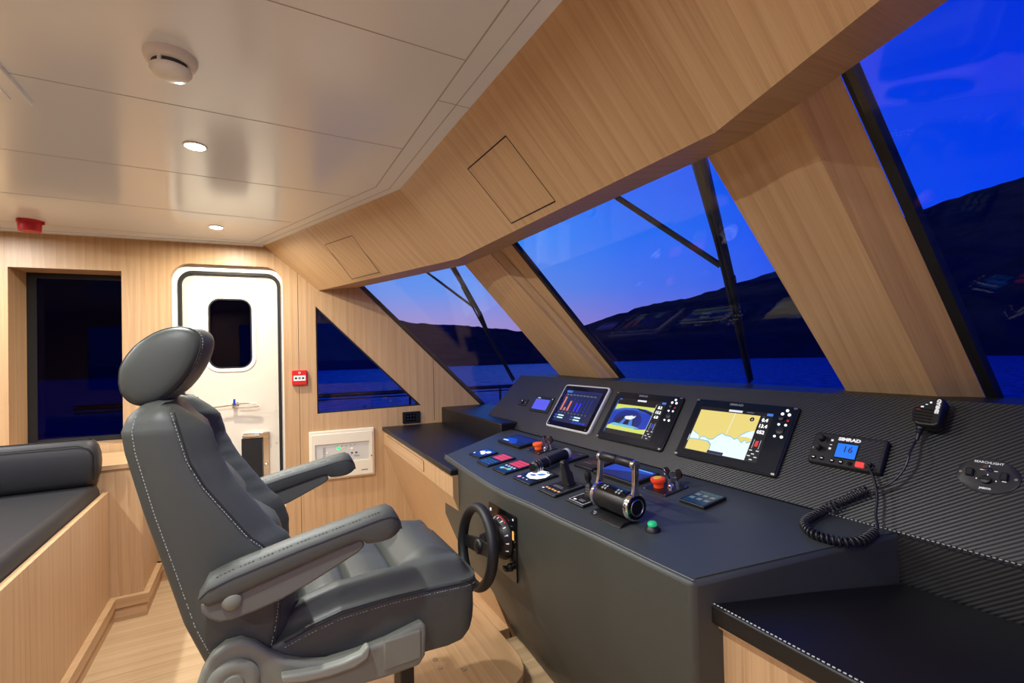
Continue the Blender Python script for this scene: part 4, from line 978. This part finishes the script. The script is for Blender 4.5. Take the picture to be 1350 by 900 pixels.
for i in range(nx):
    for j in range(ny): mb.bm.faces.new((top_[i][j], top_[i+1][j], top_[i+1][j+1], top_[i][j+1]))
rim = [top_[i][0] for i in range(nx+1)]+[top_[nx][j] for j in range(1, ny+1)]+[top_[i][ny] for i in range(nx-1, -1, -1)]+[top_[0][j] for j in range(ny-1, 0, -1)]
def botz(x): return lerp1([(-.03, .60), (.1, .54), (.3, .50), (.50, .487), (.545, .492), (.575, .515), (.600, .575)], x)
prev = rim
for fr, bulge in ((.15, .004), (.4, .008), (.7, .008), (1.0, .0)):
    cur = []
    for v in rim:
        bx_ = min(v.co.x, .597); zb = botz(v.co.x); d_ = V((v.co.x-.29, v.co.y-CY0, 0)); 
        out = V((0, math.copysign(1, v.co.y-CY0), 0)) if abs(v.co.y-CY0) > .2 else V((1 if v.co.x > .3 else 0, 0, 0))
        pull = -.03*fr*fr if v.co.x > .59 else 0
        cur.append(mb.bm.verts.new((v.co.x+out.x*bulge+pull, v.co.y+out.y*bulge, v.co.z+(zb-v.co.z)*fr)))
    n_ = len(rim)
    for i in range(n_): mb.bm.faces.new((prev[i], prev[(i+1) % n_], cur[(i+1) % n_], cur[i]))
    prev = cur
mb.bm.faces.new(prev)
WB(mb, 'seat_cushion', LEATHER, ch, smooth=75)
mb = MB()
pl = [(x, CY0+s_*(edge_in(x)+.004), seat_z(x, s_*.262)-.006) for s_ in (-1,) for x in [.06+.01*k for k in range(55)]]
dashes(mb, [(p[0], p[1]-.0058, p[2]-.010) for p in pl]); 
WB(mb, 'seat_stitching', STITCH, ch)
mb = MB(); mb.tube(pl, .0022, 6); 
fr_ = [(X1s+.004, CY0+w_, lx(sm_, .6)-.008) for w_ in (-.2, 0, .2)]; mb.tube([pl[-1]]+fr_, .003, 6)
WB(mb, 'seat_piping', SEAML, ch)

# arms
def arm(yc, dz_, far):
    s_ = 1 if far else -1
    tz = [(-.115, .832), (-.095, .857), (-.05, .872), (.02, .888), (.10, .906), (.20, .925), (.28, .941), (.31, .944), (.33, .935), (.342, .915), (.346, .895)]
    bz = [(-.115, .822), (-.095, .812), (-.05, .820), (.02, .838), (.10, .858), (.18, .878), (.235, .890), (.25, .876), (.28, .872), (.31, .876), (.33, .884), (.342, .894), (.346, .893)]
    m3 = MB(); rings = []
    xs = [-.115, -.112, -.106, -.095, -.075, -.05, -.01, .04, .1, .16, .2, .228, .24, .25, .265, .29, .31, .325, .335, .342, .346]
    for x in xs:
        t = lerp1(tz, x); b = lerp1(bz, x); k = sstep(-.118, -.09, x)*sstep(.350, .315, x); hw = .040*(.55+.45*k); h = t-b
        p = []
        for (u, v_) in ((-1, .55), (-1, .82), (-.92, .98), (-.7, 1.12), (-.35, 1.19), (0, 1.21), (.35, 1.19), (.7, 1.12), (.92, .98), (1, .82), (1, .55), (1.0, .25), (.9, .05), (.5, 0), (-.5, 0), (-.9, .05), (-1.0, .25)):
            p.append((x, yc+u*hw, b+h*min(v_, 1)+max(0, v_-1)*.075*k+dz_))
        rings.append(p)
    m3.hull(rings); WB(m3, 'armrest_pad', LEATHER2, ch, smooth=60)
    m3 = MB(); m3.tube([(x, yc+side*.0405*(.55+.45*sstep(-.118, -.09, x)*sstep(.350, .315, x)), lerp1(tz, x)-.006+dz_) for side in (-1,) for x in [-.112+.0095*k for k in range(48)]], .0012, 5)
    WB(m3, 'armrest_piping', SEAML, ch)
    m3 = MB(); dashes(m3, [(x, yc-.028, lerp1(tz, x)+.0093+dz_) for x in [-.08+.01*k for k in range(38)]]); WB(m3, 'armrest_stitching', mat('thread_dark', lin((60, 62, 60)), .7), ch)
    pol = [(-.11, .822), (-.108, .800), (-.093, .782), (-.075, .770), (-.05, .768), (-.004, .774), (.05, .786), (.112, .807), (.18, .836), (.23, .858), (.247, .872), (.238, .893), (.18, .884), (.10, .863), (.02, .844), (-.05, .826)]
    m3 = MB(); m3.prism(pol, -.030, .030, 0, lambda x, y, z: (x, yc+z, y+dz_)); WB(m3, 'arm_bracket', GREYA, ch, bevel=.006, smooth=50)
    m3 = MB(); m3.lathe([(.021, 0), (.020, .005), (.015, .010), (.006, .0125), (0, .013)], (-.05, yc+s_*.030, .812+dz_), (0, s_, 0), 24); WB(m3, 'bolt_cap', GREY, ch, smooth=60)
    m3 = MB(); m3.tube([(-.05, yc, .805+dz_), (-.05, CY0+(yc-CY0)*.7, .80)], .018, 14); WB(m3, 'arm_pivot', BLK, ch)
arm(1.285, 0, False); arm(1.935, .028, True)

# recliner side covers, lever, mechanism, pedestal
tr_ = [(-.126, .585), (-.124, .612), (-.114, .642), (-.095, .672), (-.066, .690), (-.035, .690), (-.005, .672), (.022, .643), (.06, .612), (.10, .592), (.154, .576), (.23, .575), (.31, .582), (.407, .600), (.422, .592), (.424, .57), (.418, .505), (.400, .482), (.30, .482), (.15, .490), (.05, .500), (-.02, .512), (-.075, .520), (-.115, .548)]
for s_ in (-1, 1):
    m3 = MB(); y0 = CY0+s_*.268; y1 = CY0+s_*.303
    m3.prism(tr_, y0, y1, 0, lambda x, y, z: (x, z, y)); WB(m3, 'side_cover', GREY, ch, bevel=.010, smooth=50)
    m3 = MB(); m3.lathe([(.056, 0), (.056, .008), (.050, .014), (.036, .017), (.030, .014), (.024, .014), (.022, .018), (.012, .020), (0, .020)], (-.052, y1, .598), (0, s_, 0), 36); WB(m3, 'recliner_hub', GREY, ch, smooth=40)
    m3 = MB(); m3.lathe([(.011, 0), (.010, .005), (.004, .007)], (-.052, y1+s_*.019, .598), (0, s_, 0), 18); WB(m3, 'hub_bolt', CHROME, ch)
m3 = MB(); hp = [(.048, .592), (.052, .572), (.10, .558), (.16, .552), (.22, .553), (.255, .566), (.262, .592), (.252, .600), (.235, .584), (.19, .577), (.13, .578), (.08, .586)]
m3.prism(hp, 1.307, 1.280, 0, lambda x, y, z: (x, z, y)); WB(m3, 'recline_lever', mat('lever_grey', lin((140, 143, 130)), .4), ch, bevel=.006, smooth=50)
mb = MB(); mb.box((.30, 1.302, .505), (.405, 1.312, .585)); WB(mb, 'cover_panel', GREY, ch, bevel=.005)
mb = MB(); mb.box((.02, 1.38, .46), (.42, 1.84, .50)); mb.box((-.08, 1.36, .52), (.02, 1.86, .62)); WB(mb, 'seat_frame', BLK, ch, bevel=.005)
mb = MB(); mb.lathe([(.055, .01), (.055, .42)], (.2, 1.61, .06), seg=28); mb.lathe([(.16, 0), (.16, .012), (.07, .03)], (.2, 1.61, .06), seg=36); WB(mb, 'pedestal', BLK, ch, smooth=40)
mb = MB(); mb.hull([[(x, y_, z_) for x, y_ in ((.36, 1.36), (.40, 1.36), (.40, 1.44), (.36, 1.44))] for z_ in (.26, .49)]); WB(mb, 'slide_bracket', BLK, ch, bevel=.004)

# raised wooden plinth under the chair
def plinth_poly(d):
    return [(-.55-d, 1.22-d), (.66+d, 1.22-d), (.72+d, 1.30-d), (.77, 1.56-d), (.80, 1.60-d), (.88+d*.5, 1.632-d), (.935+d*.7, 1.666-d*.7), (.968+d, 1.712-d*.4), (.985+d, 1.77), (.992+d, 1.85), (.998+d, 2.20), (.99+d, 2.25+d*.5), (.95, 2.28+d), (-.55-d, 2.28+d)]
mb = MB()
mb.hull([[(x, y, z) for x, y in plinth_poly(-.012)] for z in (0, .036)])
mb.hull([[(x, y, .036) for x, y in plinth_poly(0)], [(x, y, .057) for x, y in plinth_poly(0)], [(x, y, .06) for x, y in plinth_poly(-.003)]])
pn = mb.build('chair_plinth', OAK, smooth=30, grain=(0, 1, 0)); tag(pn, 'raised oak plinth with rounded corner and steel screws under the helm chair', 'plinth')
mb = MB()
for x, y in ((.744, 2.018), (.662, 1.943), (.663, 1.886), (.743, 1.825)):
    mb = MB(); mb.lathe([(.012, 0), (.012, .0015), (.010, .002), (.005, .0005), (.0, .0005)], (x, y, .06), (0, 0, 1), 18); mb.build('screw', STEEL, pn, smooth=40, split=True)
mb = MB(); mb.hull([[(1.00, 2.0, 0), (1.055, 2.0, 0), (1.055, 2.0, .05), (1.00, 2.0, .05)], [(1.01, 2.45, 0), (1.10, 2.45, 0), (1.10, 2.45, .05), (1.01, 2.45, .05)]])
struct(mb.build('trim_6', OAK, smooth=0, bevel=.003, grain=(0, 1, 0)))

# ------------------------------------------------------------------ things on walls and ceiling
r = thing('smoke_detector', 'white round smoke detector on the ceiling', 'smoke detector', frame((-.172, 1.437, ZC), (1, 0, 0), (0, -1, 0)))
mb = MB(); mb.lathe([(.058, 0), (.058, .006), (.055, .016), (.047, .022)], seg=40); mb.build('base', WHITE, r, smooth=40)
mb = MB(); mb.lathe([(.041, .020), (.041, .034)], seg=36); mb.build('vent', mat('vent_grey', lin((70, 74, 78)), .6), r)
mb = MB(); mb.lathe([(.045, .033), (.045, .038), (.038, .048), (.020, .054), (0, .055)], seg=36)
for k in range(4):
    a_ = rad(25+90*k); mb.hull([[(math.cos(a_+d_)*q, math.sin(a_+d_)*q, z_) for d_, q in ((-.09, .040), (.09, .040), (.09, .046), (-.09, .046))] for z_ in (.020, .035)])
mb.build('cap', WHITE, r, smooth=40)
r = thing('alarm_sounder', 'round red alarm sounder on the ceiling by the port wall', 'alarm', frame((-1.035, 3.42, ZC), (1, 0, 0), (0, -1, 0)))
mb = MB(); mb.lathe([(.052, 0), (.052, .015), (.048, .016), (.046, .055), (.042, .060), (0, .061)], seg=32); mb.build('body', DRED, r, smooth=40)
mb = MB()
for k in range(3):
    a_ = rad(120*k); mb.rbox(-.006, .006, -.006, .006, .001, .018, .002, fn=lambda x, y, z: (x+.053*math.cos(a_), y+.053*math.sin(a_), z))
mb.build('fixing_lug', DRED, r, split=True)

def downlight(x, y, label, power=1.0, col=(.97, .985, 1.0), grp='ceiling downlights'):
    r = thing('ceiling_downlight', label, 'ceiling light', frame((x, y, ZC), (1, 0, 0), (0, -1, 0)), grp)
    m3 = MB(); m3.lathe([(.034, 0), (.038, .002), (.037, .004), (.032, .005), (.031, .002)], seg=32, cap=False); m3.build('trim_ring', WHITE, r, smooth=50, split=True)
    m3 = MB(); m3.lathe([(.031, .001), (.029, .0045), (0, .005)], seg=28); m3.build('lens', mat('lit_lens', (1, 1, 1), .3, emis=(1, .93, .82), estr=60), r)
    ld = bpy.data.lights.new('downlight_lamp', 'AREA'); ld.shape = 'DISK'; ld.size = .06; ld.energy = 22*power*LAMP; ld.color = col; ld.spread = rad(175)
    lo = bpy.data.objects.new('downlight_lamp', ld); COL.objects.link(lo); lo.parent = r; lo.matrix_parent_inverse = Matrix(); lo.location = (0, 0, .008); lo.rotation_euler = (PI, 0, 0)
    return r
downlight(-.172, 2.0, 'bright round ceiling downlight nearest the smoke detector')
downlight(-.177, 3.178, 'bright round ceiling downlight nearest the white door', .8, (1, .92, .78))
downlight(-.172, .82, 'round ceiling downlight above the camera position', .62)
downlight(-.172, -.35, 'round ceiling downlight near the starboard wall', .3)
for x, y, w_ in ((-1.45, 2.0, 'second from the port wall'), (-1.45, 3.178, 'nearest the port wall'), (-1.45, .82, 'third from the port wall'), (-1.45, -.35, 'nearest the starboard wall')): downlight(x, y, 'round ceiling downlight in the aft row, '+w_, .85 if y > 1 else .6)
for x, y, w_ in ((-2.8, 1.4, 'starboard'), (-2.8, 2.9, 'port')): downlight(x, y, 'round ceiling downlight at the far aft end, '+w_+' one of two', .8)

# manual call point
r = thing('fire_call_point', 'small red fire alarm call point on the oak wall beside the white door', 'fire alarm', MW @ T_((.281, 1.227, 0)))
mb = MB(); mb.rbox(-.047, .047, -.050, .050, 0, .028, .006, inset=.003); mb.build('housing', REDP, r, smooth=40)
mb = MB(); mb.rbox(-.038, .038, -.022, .014, .027, .0295, .002); mb.build('front_plate', mat('label_white', lin((232, 230, 224)), .4), r)
graphic(r, 'marking', [(R4(x-.007, -.010, x+.007, .002), BLK) for x in (-.022, -.0, .022)]+[([(-.008, -.004), (.008, -.004), (.008, -.003), (-.008, -.003)], WTXT)], .0297)
mb = MB(); mb.torus((0, .033, .0283), (0, 0, 1), .006, .0011, 20, 6); mb.build('lock', WTXT, r)

# wall alarm panel
r = thing('indicator_panel', 'cream indicator panel with green and amber lights on the oak wall', 'indicator panel', MW @ T_((.551, .675, 0)))
mb = MB(); mb.rbox(-.218, .218, -.170, .170, 0, .026, .006, inset=.004)
mb.build('housing', CREAM, r, smooth=40)
mb = MB(); plate(mb, [R4(-.205, -.158, .205, .150), R4(-.178, -.052, .182, .078)[::-1]], .026, .036); mb.build('cover', CREAM, r, bevel=.003)
graphic(r, 'display_plate', [(R4(-.178, -.052, .182, .078), mat('plate_grey', lin((205, 204, 196)), .5))]+[(R4(-.13+.012*0, -.03+.008*k, -.112, -.026+.008*k), GTXT) for k in range(11)]+[(R4(-.035+.029*k, .052, -.031+.029*k, .062), GTXT) for k in range(5)]+[(R4(-.035+.029*k, -.012, -.028+.029*k, -.009), GTXT) for k in range(5)]+[(R4(.075, -.022, .115, -.018), GTXT)], .0262)
for x, y, mm, nm, q in ((-.026, .042, G['green'], 'green_light', .012), (.002, .044, G['amber'], 'amber_light', .006), (.062, .034, glow('glow_peach', (255, 210, 180), 1.4), 'pale_light', .006), (-.103, .018, glow('glow_peach', (255, 210, 180), 1.4), 'pale_light', .004)):
    mb = MB(); mb.lathe([(q, .026), (q*.8, .030), (0, .031)], (x, y, 0), seg=14); mb.build(nm, mm, r)
mb = MB()
for k, x in enumerate((-.028, .001, .062, .091)): mb.rbox(x-.007, x+.007, -.001, .007, .026, .030, .003)
for x in (-.194, .196): mb.lathe([(.005, .036), (.004, .037)], (x, -.03, 0), seg=12)
mb.build('push_button', BLK, r, split=True)
mb = MB(); mb.lathe([(.008, .026), (.007, .032), (.003, .040)], (.032, -.002, 0), seg=14); mb.build('toggle', STEEL, r)
mb = MB(); mb.rbox(.125, .17, -.128, -.120, .036, .0368, .003); mb.build('marking', GTXT, r)
r = thing('wall_socket', 'black double socket on the oak wall below the triangular window', 'socket', MW @ T_((1.045, .895, 0)))
mb = MB(); mb.rbox(-.066, .066, -.043, .043, 0, .014, .005, inset=.003); mb.build('plate', BLK, r, smooth=40)
mb = MB(); mb.rbox(-.042, .030, -.028, .028, .013, .016, .006); mb.build('insert', GBLK, r)
graphic(r, 'marking', [(R4(x-.002, y-.002, x+.002, y+.002), GTXT) for x in (-.028, -.006, .016) for y in (-.012, .012)], .0163)

# ------------------------------------------------------------------ outside: rails, wipers, sea, hills
mb = MB(); mb.tube([(-1.16, 4.6, 1.03), (3.4, 4.42, 1.0)], .020, 12); mb.tube([(-1.16, 4.6, .99), (3.4, 4.42, .96)], .006, 8)
rl = mb.build('deck_railing', mat('painted_rail', lin((46, 34, 44)), .5)); tag(rl, 'dark deck handrail outside beyond the triangular port window', 'railing')
for x in (1.33, 1.395, 2.3, 3.3):
    mb = MB(); mb.tube([(x, 4.585-(x+1.16)*.0395, -.2), (x, 4.585-(x+1.16)*.0395, 1.02)], .011, 10); mb.build('post', MATS['painted_rail'], rl)
mb = MB(); mb.box((-2.5, 3.9, -.45), (4.2, 4.8, -.2)); mb.hull([[(-2.5, 3.9, -.2), (4.2, 3.9, -.2), (4.2, 4.8, -.2), (-2.5, 4.8, -.2)], [(-2.5, 3.9, -2.9), (3.9, 3.9, -2.9), (3.9, 4.5, -2.9), (-2.5, 4.5, -2.9)]]); struct(mb.build('trim_7', mat('hull_grey', lin((60, 62, 70)), .6)))
WP = mat('wiper_black', lin((26, 28, 30)), .35)
def wiper(label, main, second, wd):
    r = thing('windscreen_wiper', label, 'wiper', main[0], 'wipers outside the windscreen')
    r0 = V(main[0]); m3 = MB(); P_ = [V(p)-r0 for p in main]
    m3.tube(P_[:3], [wd, wd*1.1, wd*.75], 8); m3.build('arm', WP, r)
    m3 = MB(); m3.tube(P_[2:], [wd*.9]+[wd*.45]*(len(P_)-3), 8); m3.tube([P_[1].lerp(P_[2], .4)+V((-.012, 0, -.01)), P_[-1]+V((-.012, 0, -.01))], wd*.35, 6); m3.build('blade', RUB, r)
    m3 = MB(); Q = [V(p)-r0 for p in second]; m3.tube(Q, wd*.42, 6); m3.tube([q+V((.0, .012, 0)) for q in Q], wd*.3, 6); m3.build('link_rod', WP, r)
wiper('large wiper outside the middle windscreen pane', [(1.06, .875, 2.03), (1.159, .93, 1.914), (1.436, 1.043, 1.604), (1.60, 1.12, 1.42), (1.771, 1.203, 1.231)], [(1.08, 1.33, 2.0), (1.163, 1.278, 1.909), (1.404, 1.045, 1.64)], .021)
wiper('smaller wiper outside the port windscreen pane', [(.93, 2.555, 2.03), (1.046, 2.611, 1.891), (1.265, 2.71, 1.624), (1.379, 2.79, 1.467), (1.621, 2.913, 1.174)], [(.86, 2.92, 2.0), (.965, 2.844, 1.888), (1.231, 2.716, 1.657)], .016)

SEAZ = -5.0
M = bpy.data.materials.new('sea_water'); M.use_nodes = True; T = M.node_tree; b = T.nodes['Principled BSDF']; b.inputs['Roughness'].default_value = .16
tcn = T.nodes.new('ShaderNodeTexCoord'); mpn = T.nodes.new('ShaderNodeMapping'); mpn.inputs['Scale'].default_value = (.9, 1.6, 1); n1_ = T.nodes.new('ShaderNodeTexNoise'); n1_.inputs['Scale'].default_value = .55; n1_.inputs['Detail'].default_value = 6; n1_.inputs['Roughness'].default_value = .6
bpn = T.nodes.new('ShaderNodeBump'); bpn.inputs['Strength'].default_value = 1; bpn.inputs['Distance'].default_value = 1.5; n1_.inputs['Scale'].default_value = .42; crs = ramp(T.nodes, [(.38, (.014, .075, .30, 1)), (.62, (.05, .23, .72, 1))]); T.links.new(n1_.outputs['Fac'], crs.inputs[0]); T.links.new(crs.outputs[0], b.inputs['Base Color'])  # light and dark of the ripples put into the base colour too
T.links.new(tcn.outputs['Object'], mpn.inputs[0]); T.links.new(mpn.outputs[0], n1_.inputs['Vector']); T.links.new(n1_.outputs['Fac'], bpn.inputs['Height']); T.links.new(bpn.outputs[0], b.inputs['Normal'])
mb = MB(); mb.box((-900, -900, SEAZ-1), (900, 900, SEAZ)); sea = mb.build('sea', M, smooth=0); sea['kind'] = 'structure'
from mathutils import noise
ridge = [(150, 9), (125, 12), (108.6, 11.3), (95, 11.2), (83.6, 10.0), (78.5, 6.9), (75.3, 4.5), (73.3, 3.95), (69.9, 3.65), (67.6, 3.6), (62.8, 3.05), (59.8, 2.65), (55, 2.5), (52.4, 3.1), (49.5, 4.0), (45.2, 5.2), (39.8, 5.95), (31.6, 8.0), (25, 10.2), (20, 12.0), (17.8, 12.6), (13.2, 13.3), (5, 13.5), (-10, 11), (-30, 8)]
shore = [(-30, -1.3), (20, -1.15), (37, -1.17), (69, -1.42), (83.5, -1.45), (106, -1.4), (150, -1.4)]
M = bpy.data.materials.new('wooded_hill'); M.use_nodes = True; T = M.node_tree; b = T.nodes['Principled BSDF']; b.inputs['Roughness'].default_value = 1; b.inputs['Specular IOR Level'].default_value = 0
n1_ = T.nodes.new('ShaderNodeTexNoise'); n1_.inputs['Scale'].default_value = .06; n1_.inputs['Detail'].default_value = 8; tcn = T.nodes.new('ShaderNodeTexCoord'); T.links.new(tcn.outputs['Object'], n1_.inputs['Vector'])
rr = ramp(T.nodes, [(.35, (.035, .022, .030, 1)), (.65, (.055, .034, .045, 1))]); T.links.new(n1_.outputs['Fac'], rr.inputs[0]); T.links.new(rr.outputs[0], b.inputs['Base Color'])
mb = MB(); grid = []; naz = 420; nr = 26
for i in range(naz+1):
    azd = -30+180*i/naz; el = lerp1(ridge, azd); sd = lerp1(shore, azd); rs = (1.36-SEAZ)/math.tan(rad(-sd)); rr_ = rs*2.1; h = 1.36+rr_*math.tan(rad(el))+noise.noise((azd*.9, 0, 0))*1.6+noise.noise((azd*4, 5, 0))*.9; col_ = []
    for k in range(nr+1):
        if k <= 16:
            t = k/16; d_ = rs+(rr_-rs)*t; zz = SEAZ-.3+(h-SEAZ+.3)*(t**.8); zz += noise.noise((azd*.5, t*6, 2))*6*math.sin(PI*t)**2*.6
        else:
            t = (k-16)/(nr-16); d_ = rr_*(1+.8*t); zz = h-(h-SEAZ)*t*t-.0*t
        a_ = rad(azd); col_.append(mb.bm.verts.new((d_*math.cos(a_), d_*math.sin(a_), zz)))
    grid.append(col_)
for i in range(naz):
    for k in range(nr): mb.bm.faces.new((grid[i][k], grid[i+1][k], grid[i+1][k+1], grid[i][k+1]))
hl = mb.build('hillside', M, smooth=180); hl['kind'] = 'structure'

# ------------------------------------------------------------------ pieces that belong to a part go one level deeper
def base(o): return o.name.split('.')[0]
def mid(o):
    c = [V(p) for p in o.bound_box]; return sum(c, V((0, 0, 0)))/8
def nest(root, pairs):
    kids = [o for o in bpy.data.objects if o.parent == root]
    for child, par in pairs:
        ps = [o for o in kids if base(o) == par]
        if not ps: continue
        for o in [k for k in kids if base(k) == child]:
            o.parent = min(ps, key=lambda p: (mid(p)-mid(o)).length)
for o in [x for x in bpy.data.objects if x.parent is None]:
    b_ = base(o)
    if b_ == 'helm_chair': nest(o, [('headrest_piping', 'headrest'), ('headrest_stitching', 'headrest'), ('stitching', 'backrest'), ('seam', 'backrest'), ('seat_piping', 'seat_cushion'), ('seat_stitching', 'seat_cushion'), ('armrest_piping', 'armrest_pad'), ('armrest_stitching', 'armrest_pad'), ('hub_bolt', 'recliner_hub'), ('cover_panel', 'side_cover'), ('bolt_cap', 'arm_bracket')])
    if b_ == 'door_1': nest(o, [('porthole_frame', 'door_leaf'), ('porthole_seal', 'door_leaf'), ('window_pane', 'door_leaf'), ('door_handle', 'door_leaf'), ('door_latch', 'door_leaf'), ('screw', 'door_leaf'), ('kick_recess', 'door_leaf')])
    if b_ == 'throttle_control': nest(o, [('end_ring', 'drum'), ('end_cap', 'drum'), ('cap_trim', 'drum'), ('key', 'key_pad'), ('arm_head', 'lever_arm'), ('maker_lettering', 'foot')])
    if b_ == 'chart_plotter': nest(o, [('screen_digits', 'screen'), ('backlit_key', 'bezel'), ('rotary_knob', 'bezel'), ('red_key', 'bezel'), ('maker_lettering', 'bezel'), ('corner_clip', 'housing')])
    if b_ == 'marine_radio': nest(o, [('channel_digits', 'display'), ('speaker_grille', 'housing'), ('maker_lettering', 'housing')])
    if b_ == 'steering_wheel': nest(o, [('dial_marking', 'dial_cone'), ('red_arc', 'dial_cone'), ('plate_marking', 'dial_plate'), ('amber_marking', 'dial_plate'), ('switch_knob', 'dial_plate')])
    if b_ == 'emergency_stop_panel': nest(o, [('button_label', 'mushroom_button'), ('ignition_key', 'key_switch'), ('key_ring', 'key_switch')])
    if b_ == 'port_counter': nest(o, [('drawer_front', 'cabinet_body'), ('drawer_gap', 'cabinet_body')])
    if b_ == 'starboard_counter': nest(o, [('stitching', 'worktop'), ('edge_strip', 'cabinet_body')])
    if b_ == 'helm_console': nest(o, [('edge_seam', 'console_body'), ('stitching', 'instrument_dash'), ('crease_seam', 'instrument_dash')])
    if b_ == 'settee': nest(o, [('piping', 'backrest_cushion')])
